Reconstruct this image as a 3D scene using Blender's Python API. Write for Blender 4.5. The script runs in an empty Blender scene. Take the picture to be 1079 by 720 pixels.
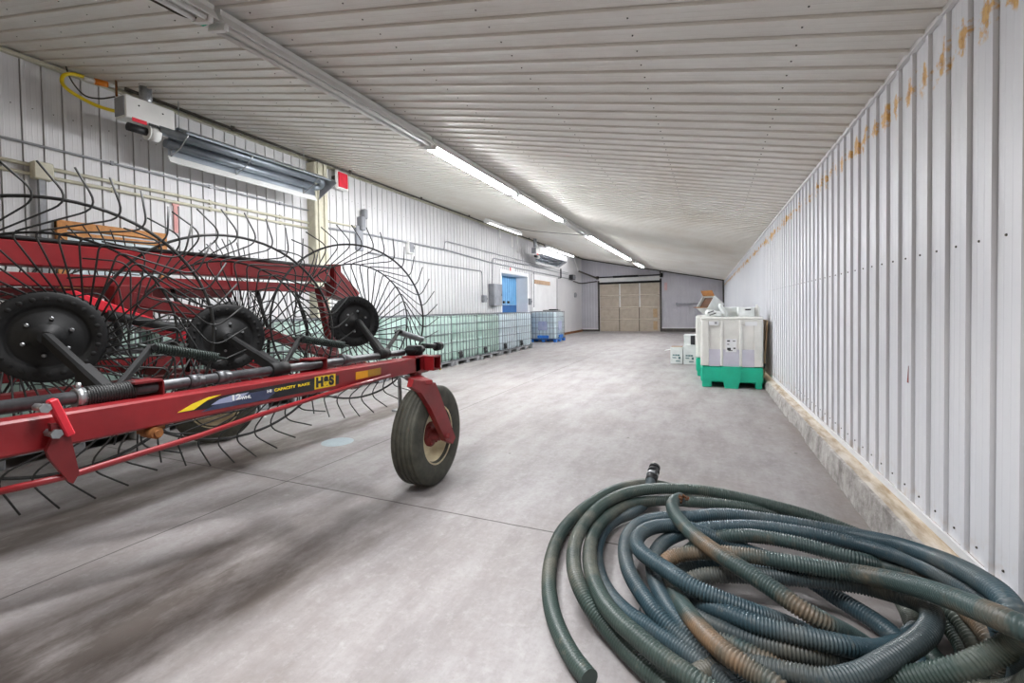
import bpy, math, random
from mathutils import Vector, Matrix
random.seed(7)
SC = bpy.context.scene
COL = SC.collection
PI = math.pi

# ------------------------------------------------------------------ camera
F_PX, CX, CY = 478.1, 539.5, 337.8
YAW, PITCH, ROLL, H = 0.4154, 0.0237, -0.0167, 1.25
FW = Vector((-math.sin(YAW)*math.cos(PITCH), math.cos(YAW)*math.cos(PITCH), -math.sin(PITCH)))
RT0 = Vector((math.cos(YAW), math.sin(YAW), 0)); UP0 = RT0.cross(FW)
RT = RT0*math.cos(ROLL) + UP0*math.sin(ROLL)
UP = UP0*math.cos(ROLL) - RT0*math.sin(ROLL)
EYE = Vector((0, 0, H))
cam_d = bpy.data.cameras.new('camera'); cam = bpy.data.objects.new('camera', cam_d); COL.objects.link(cam)
cam_d.sensor_width = 36; cam_d.lens = F_PX/1079*36; cam_d.shift_y = (CY-360)/1079; cam_d.clip_start = .02; cam_d.clip_end = 200
cam.matrix_world = Matrix(((RT.x, UP.x, -FW.x, 0), (RT.y, UP.y, -FW.y, 0), (RT.z, UP.z, -FW.z, H), (0, 0, 0, 1)))
SC.camera = cam

# survey helper: where a sight line from the photo's station meets a known surface of the hall
def hit(u, v, n, c):
    d = FW + RT*((u-CX)/F_PX) - UP*((v-CY)/F_PX); n = Vector(n)
    return EYE + d*((c-EYE.dot(n))/d.dot(n))
def atX(u, v, x): return hit(u, v, (1, 0, 0), x)
def atY(u, v, y): return hit(u, v, (0, 1, 0), y)
def atZ(u, v, z=0): return hit(u, v, (0, 0, 1), z)

# hall dimensions
KW, YW0, DW = -0.0159, 4.418, 0.875
TR, DL, TL, YB = 2.472, 6.534, 3.997, 24.33
SL = (TL-TR)/(DW+DL)
Y0 = -7.0
def wx(y): return DW + KW*(y-YW0)
def cz(x): return TR + (DW-x)*SL
def atW(u, v): return hit(u, v, (1, -KW, 0), DW-KW*YW0)

# ------------------------------------------------------------------ materials
def lin(h):
    h = h.lstrip('#'); o = []
    for i in (0, 2, 4):
        c = int(h[i:i+2], 16)/255
        o.append(c/12.92 if c <= .04045 else ((c+.055)/1.055)**2.4)
    return (*o, 1)
class NT:
    def __init__(s, name):
        s.m = bpy.data.materials.new(name); s.m.use_nodes = True; s.t = s.m.node_tree; s.n = s.t.nodes
        s.b = s.n['Principled BSDF']; s.tc = s.n.new('ShaderNodeTexCoord'); s.geo = s.n.new('ShaderNodeNewGeometry')
        s.pos = s.geo.outputs['Position']
    def link(s, a, b): s.t.links.new(a, b)
    def noise(s, scale, vec=None, stretch=None, detail=6, rough=.6):
        n = s.n.new('ShaderNodeTexNoise'); n.inputs['Scale'].default_value = scale; n.inputs['Detail'].default_value = detail; n.inputs['Roughness'].default_value = rough
        v = vec or s.tc.outputs['Object']
        if stretch:
            mp = s.n.new('ShaderNodeMapping'); mp.inputs['Scale'].default_value = stretch; s.link(v, mp.inputs['Vector']); v = mp.outputs[0]
        s.link(v, n.inputs['Vector']); return n.outputs['Fac']
    def ramp(s, fac, stops):
        r = s.n.new('ShaderNodeValToRGB'); e = r.color_ramp.elements
        while len(e) < len(stops): e.new(.5)
        for k, (p, c) in enumerate(stops):
            e[k].position = p; e[k].color = c if len(c) == 4 else (*c, 1)
        s.link(fac, r.inputs[0]); return r.outputs[0]
    def lim(s, fac, a, b):
        r = s.n.new('ShaderNodeMapRange'); r.inputs[1].default_value = a; r.inputs[2].default_value = b; s.link(fac, r.inputs[0]); return r.outputs[0]
    def math(s, op, a, b=None, c=None):
        n = s.n.new('ShaderNodeMath'); n.operation = op
        for i, x in enumerate((a, b, c)):
            if x is None: continue
            if isinstance(x, (int, float)): n.inputs[i].default_value = x
            else: s.link(x, n.inputs[i])
        return n.outputs[0]
    def mix(s, fac, a, b, mode='MIX'):
        n = s.n.new('ShaderNodeMix'); n.data_type = 'RGBA'; n.blend_type = mode
        for i, x in ((0, fac), (6, a), (7, b)):
            if isinstance(x, (int, float, tuple, list)): n.inputs[i].default_value = x
            else: s.link(x, n.inputs[i])
        return n.outputs[2]
    def xyz(s):
        n = s.n.new('ShaderNodeSeparateXYZ'); s.link(s.pos, n.inputs[0]); return n.outputs
    def bump(s, fac, strength=.2, dist=.005):
        n = s.n.new('ShaderNodeBump'); n.inputs['Strength'].default_value = strength; n.inputs['Distance'].default_value = dist
        s.link(fac, n.inputs['Height']); s.link(n.outputs[0], s.b.inputs['Normal'])
    def base(s, x):
        if isinstance(x, tuple): s.b.inputs['Base Color'].default_value = x
        else: s.link(x, s.b.inputs['Base Color'])
    def set(s, rough=.5, metal=0, spec=.5, coat=0):
        s.b.inputs['Roughness'].default_value = rough; s.b.inputs['Metallic'].default_value = metal
        s.b.inputs['Specular IOR Level'].default_value = spec; s.b.inputs['Coat Weight'].default_value = coat; return s
M = {}
def simple(key, a, b=None, rough=.5, metal=0, scale=6, spec=.5, lo=.35, hi=.7, bump=0, coat=0):
    t = NT(key).set(rough, metal, spec, coat)
    f = t.noise(scale)
    t.base(t.ramp(f, [(lo, lin(a)), (hi, lin(b or a))]))
    if bump: t.bump(t.noise(scale*12), bump, .002)
    M[key] = t.m; return t
simple('red', '#8a181e', '#731319', .38, scale=5, coat=.2)
simple('red_dark', '#6e1418', '#571014', .5, scale=5)
simple('red_bright', '#d62c3b', '#b8202e', .4, scale=7)
simple('black_paint', '#191a1b', '#101112', .62, scale=9, spec=.35)
simple('black_wire', '#151718', '#232423', .5, scale=30)
simple('rod_grey', '#5b5d60', '#3e3f42', .38, .5, scale=20)
simple('steel', '#b8bbbd', '#8d9093', .35, .8, scale=20)
simple('galv', '#a9adb0', '#83878b', .42, .6, scale=14)
simple('spring_green', '#3a4440', '#232a28', .4, .4, scale=30)
simple('rubber', '#4a4a40', '#34352f', .7, scale=18, bump=.2)
simple('rim_cream', '#d9cfae', '#b9a987', .45, scale=9)
simple('yellow', '#f2d52c', '#e0bf20', .4)
simple('amber', '#f0ae12', '#d8930a', .3)
simple('amber_dark', '#b98d14', '#9c7410', .3)
simple('decal_blue', '#3c4562', '#2b3047', .4)
simple('decal_grey', '#8f96b4', '#a8adc4', .4)
simple('decal_black', '#141519', '#1d1f22', .4)
simple('decal_white', '#e6e8ea', '#dcdee0', .5)
simple('white_paint', '#e6e6e4', '#d8d8d6', .45, scale=3)
simple('grey_paint', '#8d8f94', '#77797f', .5, scale=5)
simple('dark_pipe', '#4a453e', '#2f2b26', .6, scale=14)
simple('pipe_beige', '#c9c5b2', '#b4af9b', .5, scale=10)
simple('pipe_grey', '#9a9ca0', '#7d7f84', .45, scale=10)
simple('wood_orange', '#c98a45', '#a86a2e', .6, scale=22)
simple('board_brown', '#c2a684', '#a98c69', .7, scale=8)
simple('cardboard', '#9c6a38', '#7f5429', .8, scale=10)
simple('cardboard_dark', '#4a3020', '#3a2416', .9)
simple('carton_white', '#dfe3e2', '#cdd2d1', .7, scale=8)
simple('carton_teal', '#5c7c80', '#46666c', .7)
simple('plastic_white', '#e3e3df', '#d3d3ce', .45, scale=4)
simple('plastic_lilac', '#c9c8d4', '#bcbac8', .45, scale=4)
simple('plastic_green', '#16b996', '#12a887', .4, scale=4)
simple('tote_green', '#a4bcb3', '#8eaaa0', .35, scale=3)
simple('tote_white', '#c6d4da', '#b4c4cb', .35, scale=3)
simple('tote_blue', '#2f7fd6', '#1f63b8', .4, scale=4)
simple('black_plastic', '#1e1f22', '#2a2b2e', .5, scale=10)
simple('pallet_grey', '#8c8e90', '#6d6f72', .55, scale=10)
simple('door_tan', '#beb3a4', '#aea292', .6, scale=4)
simple('door_blue', '#78b0da', '#5f9ccb', .45, scale=2)
simple('door_navy', '#1d5e9c', '#174f86', .45, scale=2)
simple('seam_dark', '#55504b', '#3d3935', .7)
simple('exit_red', '#e83246', '#d02238', .35)
simple('gas_yellow', '#efd51f', '#d8bb14', .4)
simple('orange', '#ee8a1c', '#d87412', .4)
simple('rust', '#8d5a2c', '#5e3a1e', .85, scale=20)
simple('hub_red', '#8c1f1c', '#5e1512', .5)
simple('drain', '#a9b7bd', '#98a6ac', .4, scale=12)
simple('crumb', '#7a5030', '#50331e', .9)
t = simple('reflector', '#c6ced6', '#b4bdc7', .28, 1, scale=2)
t = simple('tube_dark', '#8f969e', '#747b84', .35, .6, scale=4)
# lamps
def lamp_mat(key, strength, col=(.97, .98, 1, 1)):
    t = NT(key); t.base((.9, .9, .9, 1)); t.b.inputs['Emission Color'].default_value = col; t.b.inputs['Emission Strength'].default_value = strength; M[key] = t.m
lamp_mat('tube_lit', 60); lamp_mat('tube_bright', 112); lamp_mat('tube_dim', 1.0); lamp_mat('tube_mid', 7)
simple('tube_off', '#e8e8e6', '#dcdcda', .3)

# white ribbed sheet metal
def metal_wall(key, a, b, rust=False, stain=None):
    t = NT(key).set(.42, 0, .45)
    f = t.noise(1.3, t.pos); c = t.ramp(f, [(.35, lin(a)), (.7, lin(b))])
    o = t.xyz()
    if rust:
        n1 = t.noise(9, t.pos, detail=8); n2 = t.noise(34, t.pos, detail=5)
        z0 = t.math('ADD', t.math('MULTIPLY', o[1], .0), 2.285)
        dz = t.math('ABSOLUTE', t.math('SUBTRACT', o[2], z0))
        # bleeding screws, splashes of different sizes
        ph = t.math('ABSOLUTE', t.math('SUBTRACT', t.math('FRACT', t.math('DIVIDE', t.math('SUBTRACT', o[1], 2.115), .1657)), .5))
        nb = t.noise(4.3, t.pos, detail=2)
        near = t.math('MULTIPLY', t.lim(dz, .1, .0), t.lim(ph, .56, .0))
        amt = t.math('ADD', near, t.math('MULTIPLY', t.math('SUBTRACT', n1, .5), 1.5))
        amt = t.math('ADD', amt, t.math('MULTIPLY', t.math('SUBTRACT', n2, .5), 1.3))
        amt = t.math('ADD', amt, t.math('MULTIPLY', t.math('SUBTRACT', nb, .5), 1.0))
        amt = t.math('MULTIPLY', t.lim(amt, .27, .52), t.lim(dz, .1, .075))
        c = t.mix(t.math('MULTIPLY', amt, .92), c, t.ramp(n2, [(.3, lin('#7d5119')), (.44, lin('#c98f2c')), (.62, lin('#e0b35c'))]))
        # dirt just above the kerb
        low = t.math('MULTIPLY', t.lim(o[2], .42, .26), t.lim(t.noise(14, t.pos, detail=8), .5, .75))
        c = t.mix(t.math('MULTIPLY', low, .6), c, lin('#b79a76'))
    if stain == 'ceil':
        n1 = t.noise(.55, t.pos, stretch=(1, .5, 1), detail=5)
        c = t.mix(t.math('MULTIPLY', t.lim(n1, .52, .75), .5), c, lin('#cbbfae'))
        n2 = t.noise(.9, t.pos, detail=4)
        edge = t.lim(o[0], -4.6, -6.4)
        c = t.mix(t.math('MULTIPLY', t.math('MULTIPLY', edge, t.lim(n2, .35, .6)), .45), c, lin('#c4b29c'))
    t.base(c); t.bump(t.noise(3, t.pos), .05, .01); M[key] = t.m
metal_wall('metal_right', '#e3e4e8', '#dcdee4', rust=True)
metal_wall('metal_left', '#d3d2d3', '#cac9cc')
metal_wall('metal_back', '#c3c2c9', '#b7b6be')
metal_wall('metal_ceiling', '#e9e7e2', '#dfdbd4', stain='ceil')
simple('ribbon_pink', '#e2aaa6', '#d68f8c', .7)
simple('cage_steel', '#7b8084', '#5f6468', .45, .5, scale=14)
simple('shelf_tan', '#c7a98c', '#b29377', .6)
simple('top_brown', '#a3907a', '#8d7a66', .8)
simple('hole_dark', '#08090a', '#08090a', .8)
simple('screw', '#5b564f', '#3c3832', .5, .5)
simple('trim_white', '#e9e9ea', '#dededf', .45, scale=3)

# concrete floor
t = NT('concrete').set(.62, 0, .35)
o = t.xyz(); P = t.pos
big = t.noise(.55, P, detail=6); mid = t.noise(2.4, P, stretch=(1.6, .5, 1), detail=9, rough=.68); fine = t.noise(38, P, detail=8, rough=.7)
stk = t.noise(3.2, P, stretch=(2.0, .6, 1), detail=10, rough=.7)
c = t.ramp(mid, [(.28, lin('#7f7a79')), (.5, lin('#999595')), (.72, lin('#aba9a9'))])
c = t.mix(t.math('MULTIPLY', t.lim(big, .45, .7), .35), c, lin('#8c827a'))
c = t.mix(t.math('MULTIPLY', t.lim(fine, .45, .75), .3), c, lin('#746f6c'))
# scuffs
sc = t.math('MULTIPLY', t.lim(stk, .56, .7), .35)
c = t.mix(sc, c, lin('#6d6763'))
chalk = t.math('MULTIPLY', t.lim(t.noise(5, P, stretch=(1, .6, 1), detail=12, rough=.75), .62, .72), .45)
c = t.mix(chalk, c, lin('#bdbbba'))
sp = t.noise(11, P, stretch=(1.3, .8, 1), detail=10, rough=.75); c = t.mix(t.math('MULTIPLY', t.lim(sp, .5, .7), .42), c, lin('#857d79'))
sp2 = t.noise(17, P, detail=10, rough=.75); c = t.mix(t.math('MULTIPLY', t.lim(sp2, .52, .68), .35), c, lin('#b9b7b7'))
wipe = t.noise(1.6, P, stretch=(.55, 1.7, 1), detail=8, rough=.65); c = t.mix(t.math('MULTIPLY', t.lim(wipe, .52, .66), .3), c, lin('#847c78'))
# muddy wheel tracks along the hall, the first with rake shadow painted in: (x centre, half width, start y, end y, strength)
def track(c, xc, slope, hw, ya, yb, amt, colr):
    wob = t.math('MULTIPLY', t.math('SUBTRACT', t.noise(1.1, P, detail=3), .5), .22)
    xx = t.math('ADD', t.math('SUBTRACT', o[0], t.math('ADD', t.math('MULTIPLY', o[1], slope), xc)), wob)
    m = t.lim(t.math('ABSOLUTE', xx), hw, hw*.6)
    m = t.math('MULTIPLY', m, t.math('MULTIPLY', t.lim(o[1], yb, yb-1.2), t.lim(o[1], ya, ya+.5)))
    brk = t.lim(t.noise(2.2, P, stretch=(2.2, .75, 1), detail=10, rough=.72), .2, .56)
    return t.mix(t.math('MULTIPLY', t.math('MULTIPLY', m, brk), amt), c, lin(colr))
c = track(c, -2.3, .13, .5, -7, 2.75, .86, '#463d36')  # mud plus the painted shadow of the rake beam and tyre
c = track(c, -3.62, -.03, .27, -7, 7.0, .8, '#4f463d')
# dirt along the kerb
kd = t.math('MULTIPLY', t.lim(o[0], .45, .85), t.lim(t.noise(3, P, stretch=(1, .5, 1), detail=8), .38, .62))
c = t.mix(t.math('MULTIPLY', kd, .55), c, lin('#7b6c60'))
# saw-cut joints
def joint(c, d, w): return t.mix(t.math('MULTIPLY', t.lim(d, w, w*.4), .85), c, lin('#3a3430'))
wv = t.math('MULTIPLY', t.math('SUBTRACT', t.noise(6, P, detail=2), .5), .012)
c = joint(c, t.math('ABSOLUTE', t.math('ADD', t.math('SUBTRACT', o[1], 2.382), wv)), .0075)
c = joint(c, t.math('ABSOLUTE', t.math('ADD', t.math('ADD', o[0], 2.905), wv)), .0065)
# scattered pits
vo = t.n.new('ShaderNodeTexVoronoi'); vo.inputs['Scale'].default_value = 2.1; t.link(P, vo.inputs['Vector'])
c = t.mix(t.math('MULTIPLY', t.lim(vo.outputs['Distance'], .035, .02), .7), c, lin('#4b443f'))
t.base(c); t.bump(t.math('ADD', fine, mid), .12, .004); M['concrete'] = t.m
# rough kerb concrete
t = NT('kerb').set(.85); n = t.noise(7, t.pos, detail=10, rough=.72); n2 = t.noise(40, t.pos, detail=6)
c = t.ramp(n, [(.3, lin('#625d59')), (.5, lin('#a5a19d')), (.7, lin('#c6c4c1'))]); c = t.mix(t.math('MULTIPLY', t.lim(n2, .55, .7), .45), c, lin('#6f6a64'))
t.base(c); t.bump(n, .7, .02); M['kerb'] = t.m
t = NT('ledge').set(.85); n = t.noise(6, t.pos, stretch=(3, .6, 1), detail=8)
t.base(t.ramp(n, [(.34, lin('#958671')), (.48, lin('#b5ab9d')), (.62, lin('#cbc7c1'))])); M['ledge'] = t.m

# hose: blue-green pvc with dust and rusty dirt that follow their own patches
def hose_mat(key, a, b, dust, amt):
    t = NT(key).set(.36, 0, .5)
    c = t.ramp(t.noise(2.2, t.pos, detail=4), [(.35, lin(a)), (.65, lin(b))])
    n = t.noise(3.1, t.pos, detail=7, rough=.6)
    c = t.mix(t.math('MULTIPLY', t.lim(n, .48, .66), amt), c, lin(dust))
    n3 = t.noise(26, t.pos, detail=6); c = t.mix(t.math('MULTIPLY', t.lim(n3, .6, .75), .4), c, lin('#8b8474'))
    t.base(c); rr = t.lim(n, .3, .7)
    m = t.n.new('ShaderNodeMapRange'); m.inputs[3].default_value = .28; m.inputs[4].default_value = .6; t.link(n, m.inputs[0]); t.link(m.outputs[0], t.b.inputs['Roughness'])
    M[key] = t.m
hose_mat('hose_green', '#344340', '#41514c', '#757267', .75)
hose_mat('hose_blue', '#2e434c', '#3d545d', '#686b68', .5)
hose_mat('hose_brown', '#354645', '#435554', '#8c6f53', .8)
hose_mat('hose_grey', '#364043', '#455256', '#706a5b', .6)

# ------------------------------------------------------------------ mesh helpers
class MB:
    def __init__(s): s.v = []; s.f = []; s.mi = []; s.sm = []; s.cur = 0
    def add(s, vs, fs, smooth=False):
        b = len(s.v); s.v += [tuple(v) for v in vs]
        for f in fs: s.f.append([i+b for i in f]); s.mi.append(s.cur); s.sm.append(smooth)
        return s
    def box(s, c, d, rot=None, bev=0):
        hx, hy, hz = d[0]/2, d[1]/2, d[2]/2; c = Vector(c); vs = []
        b = min(bev, hx*.9, hy*.9, hz*.9)
        if b <= 0:
            vs = [Vector((x, y, z)) for x in (-hx, hx) for y in (-hy, hy) for z in (-hz, hz)]
            fs = [(0, 1, 3, 2), (4, 6, 7, 5), (0, 4, 5, 1), (2, 3, 7, 6), (0, 2, 6, 4), (1, 5, 7, 3)]
        else:
            # chamfered box: three verts per corner
            idx = {}; fs = []
            for sx in (-1, 1):
                for sy in (-1, 1):
                    for sz in (-1, 1):
                        for a in range(3):
                            p = [sx*(hx-b), sy*(hy-b), sz*(hz-b)]; p[a] = (sx*hx, sy*hy, sz*hz)[a]
                            idx[(sx, sy, sz, a)] = len(vs); vs.append(Vector(p))
            for a in range(3):
                o1, o2 = (a+1) % 3, (a+2) % 3
                for sg in (-1, 1):
                    q = []
                    for s1, s2 in ((-1, -1), (1, -1), (1, 1), (-1, 1)):
                        k = [0, 0, 0]; k[a] = sg; k[o1] = s1; k[o2] = s2; q.append(idx[(*k, a)])
                    fs.append(q if sg > 0 else q[::-1])
                for s1 in (-1, 1):
                    for s2 in (-1, 1):
                        k0 = [0, 0, 0]; k1 = [0, 0, 0]; k0[a] = -1; k1[a] = 1
                        for k in (k0, k1): k[o1] = s1; k[o2] = s2
                        q = [idx[(*k0, o1)], idx[(*k1, o1)], idx[(*k1, o2)], idx[(*k0, o2)]]
                        fs.append(q if s1*s2 > 0 else q[::-1])
            for sx in (-1, 1):
                for sy in (-1, 1):
                    for sz in (-1, 1):
                        q = [idx[(sx, sy, sz, a)] for a in range(3)]
                        fs.append(q if sx*sy*sz > 0 else q[::-1])
        if rot is not None: vs = [rot @ v for v in vs]
        return s.add([v+c for v in vs], fs)
    def bar(s, a, b, w, h, up=(0, 0, 1), bev=0):
        a, b = Vector(a), Vector(b); y = (b-a); L = y.length; y.normalize(); u = Vector(up)
        x = y.cross(u).normalized(); z = x.cross(y)
        R = Matrix((x, y, z)).transposed()
        return s.box((a+b)/2, (w, L, h), R, bev)
    def tube(s, pts, r, n=8, closed=False, cap=True, r2=None):
        pts = [Vector(p) for p in pts]; N = len(pts); vs = []; fs = []
        rs = r if isinstance(r, (list, tuple)) else [r]*N
        T = []
        for i in range(N):
            if closed: d = pts[(i+1) % N]-pts[i-1]
            else: d = pts[min(i+1, N-1)]-pts[max(i-1, 0)]
            T.append(d.normalized())
        u = T[0].orthogonal().normalized()
        for i in range(N):
            if i:
                u = (u - T[i]*u.dot(T[i]))
                u = u.normalized() if u.length > 1e-6 else T[i].orthogonal().normalized()
            w = T[i].cross(u)
            for k in range(n):
                a = 2*PI*k/n; vs.append(pts[i]+(u*math.cos(a)+w*math.sin(a))*rs[i])
        for i in range(N if closed else N-1):
            j = (i+1) % N
            for k in range(n): fs.append((i*n+k, i*n+(k+1) % n, j*n+(k+1) % n, j*n+k))
        s.add(vs, fs, True)
        if cap and not closed:
            b = len(s.v)-len(vs)
            s.f.append([b+k for k in range(n)][::-1]); s.mi.append(s.cur); s.sm.append(False)
            s.f.append([b+(N-1)*n+k for k in range(n)]); s.mi.append(s.cur); s.sm.append(False)
        return s
    def lathe(s, prof, c=(0, 0, 0), axis='y', n=32, smooth=True):
        # prof: (r, h) pairs; axis direction h
        vs = []; fs = []; c = Vector(c)
        ax = {'x': (Vector((1, 0, 0)), Vector((0, 1, 0)), Vector((0, 0, 1))), 'y': (Vector((0, 1, 0)), Vector((0, 0, 1)), Vector((1, 0, 0))), 'z': (Vector((0, 0, 1)), Vector((1, 0, 0)), Vector((0, 1, 0)))}[axis]
        for (r, h) in prof:
            for k in range(n):
                a = 2*PI*k/n; vs.append(c+ax[0]*h+(ax[1]*math.cos(a)+ax[2]*math.sin(a))*r)
        for i in range(len(prof)-1):
            for k in range(n): fs.append((i*n+k, i*n+(k+1) % n, (i+1)*n+(k+1) % n, (i+1)*n+k))
        return s.add(vs, fs, smooth)
    def prism(s, poly, d, origin=(0, 0, 0), ex=(1, 0, 0), ey=(0, 0, 1)):
        ex, ey, o = Vector(ex), Vector(ey), Vector(origin); nz = ex.cross(ey).normalized(); n = len(poly)
        vs = [o+ex*x+ey*y for x, y in poly]+[o+ex*x+ey*y+nz*d for x, y in poly]
        fs = [list(range(n))[::-1], list(range(n, 2*n))]+[(k, (k+1) % n, n+(k+1) % n, n+k) for k in range(n)]
        return s.add(vs, fs)
    def mat(s, i): s.cur = i; return s
    def build(s, name, mats, parent=None, loc=None, rot=None):
        me = bpy.data.meshes.new(name); me.from_pydata(s.v, [], s.f)
        for m in (mats if isinstance(mats, (list, tuple)) else [mats]): me.materials.append(M[m])
        me.polygons.foreach_set('material_index', s.mi); me.polygons.foreach_set('use_smooth', s.sm); me.update()
        ob = bpy.data.objects.new(name, me); COL.objects.link(ob)
        if loc is not None: ob.location = loc
        if rot is not None: ob.rotation_euler = rot
        if parent: ob.parent = parent
        return ob
def tag(o, label=None, cat=None, group=None, kind=None):
    for k, v in (('label', label), ('category', cat), ('group', group), ('kind', kind)):
        if v: o[k] = v
    return o
def empty(name, loc=(0, 0, 0), rz=0):
    o = bpy.data.objects.new(name, None); COL.objects.link(o); o.location = loc; o.rotation_euler = (0, 0, rz); o.empty_display_size = .2; return o
def copy_tree(o, parent=None):
    c = o.copy(); COL.objects.link(c)
    if parent: c.parent = parent
    for ch in [x for x in o.children]: copy_tree(ch, c)
    return c
def rel(root, pts): return [Vector(p)-root.location for p in pts]
def smooth_path(ctrl, step, closed=False):
    P = [Vector(p) for p in ctrl]; out = []; n = len(P)
    P2 = [P[0]*2-P[1]]+P+[P[-1]*2-P[-2]]
    for i in range(1, n):
        p0, p1, p2, p3 = P2[i-1:i+3]
        d = [max((b-a).length, 1e-4)**.5 for a, b in ((p0, p1), (p1, p2), (p2, p3))]
        m1 = (p1-p0)/d[0]-(p2-p0)/(d[0]+d[1])+(p2-p1)/d[1]; m2 = (p2-p1)/d[1]-(p3-p1)/(d[1]+d[2])+(p3-p2)/d[2]
        m1 *= d[1]; m2 *= d[1]
        k = max(2, int((p2-p1).length/step*1.05))
        for j in range(k):
            s_ = j/k; out.append(p1*(2*s_**3-3*s_**2+1)+m1*(s_**3-2*s_**2+s_)+p2*(-2*s_**3+3*s_**2)+m2*(s_**3-s_**2))
    out.append(P[-1])
    # resample
    res = [out[0]]; acc = 0
    for a, b in zip(out, out[1:]):
        L = (b-a).length
        while acc+L >= step and L > 1e-9:
            tt = (step-acc)/L; a = a.lerp(b, tt); res.append(a); L = (b-a).length; acc = 0
        acc += L
    return res
def fillet(pts, r, n=5):
    pts = [Vector(p) for p in pts]; out = [pts[0]]
    for a, b, c in zip(pts, pts[1:], pts[2:]):
        u, v = (a-b), (c-b); q = min(r, u.length*.48, v.length*.48); p0, p1 = b+u.normalized()*q, b+v.normalized()*q
        for k in range(n+1):
            t_ = k/n; out.append(p0*(1-t_)**2+b*2*t_*(1-t_)+p1*t_**2)
    out.append(pts[-1]); return out
def structure(o): o['kind'] = 'structure'; return o

# ------------------------------------------------------------------ the hall
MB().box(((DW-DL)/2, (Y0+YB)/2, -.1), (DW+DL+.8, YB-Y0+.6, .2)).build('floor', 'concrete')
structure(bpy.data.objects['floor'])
def stations(a, b, phase, pitch, w=.034, h=.0125, sl=.006, slot=.009):
    """profile of ribbed sheet: (s, protrusion)"""
    out = [(a, 0)]; k = math.ceil((a-phase)/pitch)
    while phase+k*pitch+w < b:
        s = phase+k*pitch
        if s > a+.012:
            out += [(s-slot, 0), (s-slot+.0005, -.022), (s-.0005, -.022), (s, 0), (s+.0015, h), (s+w-sl, h), (s+w, 0)]  # slot before each rib added for a darker shade line
            g = (pitch-w)/3
            for q in (1, 2): out += [(s+w+g*q-.006, 0), (s+w+g*q, .001), (s+w+g*q+.006, 0)]
        k += 1
    out = [p for p in out if p[0] <= b]; out.append((b, 0)); return out
def sheet(mb, st, f0, f1):
    vs = []; fs = []
    for s_, o_ in st: vs += [f0(s_, o_), f1(s_, o_)]
    for i in range(len(st)-1): fs.append((2*i, 2*i+1, 2*i+3, 2*i+2))
    mb.add(vs, fs)
def screw(mb, p, n, r=.006):
    p, n = Vector(p), Vector(n).normalized(); u = n.orthogonal().normalized(); w = n.cross(u)
    vs = [p+n*.004+(u*math.cos(k*PI/3)+w*math.sin(k*PI/3))*r*.8 for k in range(6)]+[p+(u*math.cos(k*PI/3)+w*math.sin(k*PI/3))*r for k in range(6)]
    mb.add(vs, [[0, 1, 2, 3, 4, 5]]+[(k, k+6, (k+1) % 6+6, (k+1) % 6) for k in range(6)])
# right wall
def zbase(y): return .276 if y < 2.3 else (.276+(y-2.3)*(.199-.276)/5.55 if y < 7.85 else .199)
mb = MB()
st = stations(Y0, YB, 2.143, .1657)
sheet(mb, st, lambda s, o: (wx(s)-o, s, zbase(s)), lambda s, o: (wx(s)-o, s, TR+.02))
mb.mat(1)
y = 2.143-.06
while y < 16:
    for z in (1.475, .323):
        screw(mb, (wx(y), y, z-(.1 if z < 1 and y > 6 else 0)), (-1, 0, 0), .0052)
    y += .1657
structure(mb.build('wall_right', ['metal_right', 'screw']))
# flashing along the top of the right wall and at the foot of the metal
mb = MB()
n = 60
for i in range(n):
    a, b = Y0+(YB-Y0)*i/n, Y0+(YB-Y0)*(i+1)/n
    mb.bar((wx(a)-.012, a, TR-.012), (wx(b)-.012, b, TR-.012), .022, .022)
structure(mb.build('trim_1', 'trim_white'))
mb = MB()
for i in range(n):
    a, b = Y0+(YB-Y0)*i/n, Y0+(YB-Y0)*(i+1)/n
    mb.bar((wx(a)-.014, a, zbase(a)-.012), (wx(b)-.014, b, zbase(b)-.012), .012, .036)
structure(mb.build('trim_2', 'trim_white'))
# kerb: uneven poured concrete, brown ledge on top
mb = MB(); vs = []; fs = []; N = 400
rnd = random.Random(3)
for i in range(N+1):
    y = Y0+(YB-Y0)*i/N
    kx = wx(y)-.082-.012*min(1, max(0, (y-2)/5)); zt = zbase(y)-.078+rnd.uniform(-.004, .004); j = rnd.uniform(-.006, .006)
    if 4.9 < y < 5.6: j += .018
    vs += [(kx-.012+j, y, -.01), (kx-.006+j, y, zt*.55), (kx+j*.6, y, zt), (kx+.016, y, zt+.006), (wx(y)+.03, y, zt+.016)]
for i in range(N):
    b = i*5
    for k in range(4):
        mb.mat(1 if k == 3 else 0); mb.add([], [])
        mb.f.append([b+k, b+5+k, b+5+k+1, b+k+1]); mb.mi.append(1 if k == 3 else 0); mb.sm.append(False)
mb.v = vs
structure(mb.build('baseboard_right', ['kerb', 'ledge']))
# left wall with the service opening
OA, OB, OZ = 13.97, 16.3, 2.5
mb = MB()
lw = lambda z: (lambda s, o: (-DL+o, s, z))
for a, b, z0, z1 in ((Y0, OA, 0, TL), (OA, OB, OZ, TL), (OB, YB, 0, TL)):
    sheet(mb, stations(a, b, 2.313, .1655, h=.011), lw(z0), lw(z1+.02))
mb.mat(1)
y = 2.313-.08
while y < 9:
    for z in (3.45, 2.15): screw(mb, (-DL, y, z), (1, 0, 0), .006)
    y += .1655
structure(mb.build('wall_left', ['metal_left', 'screw']))
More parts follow.
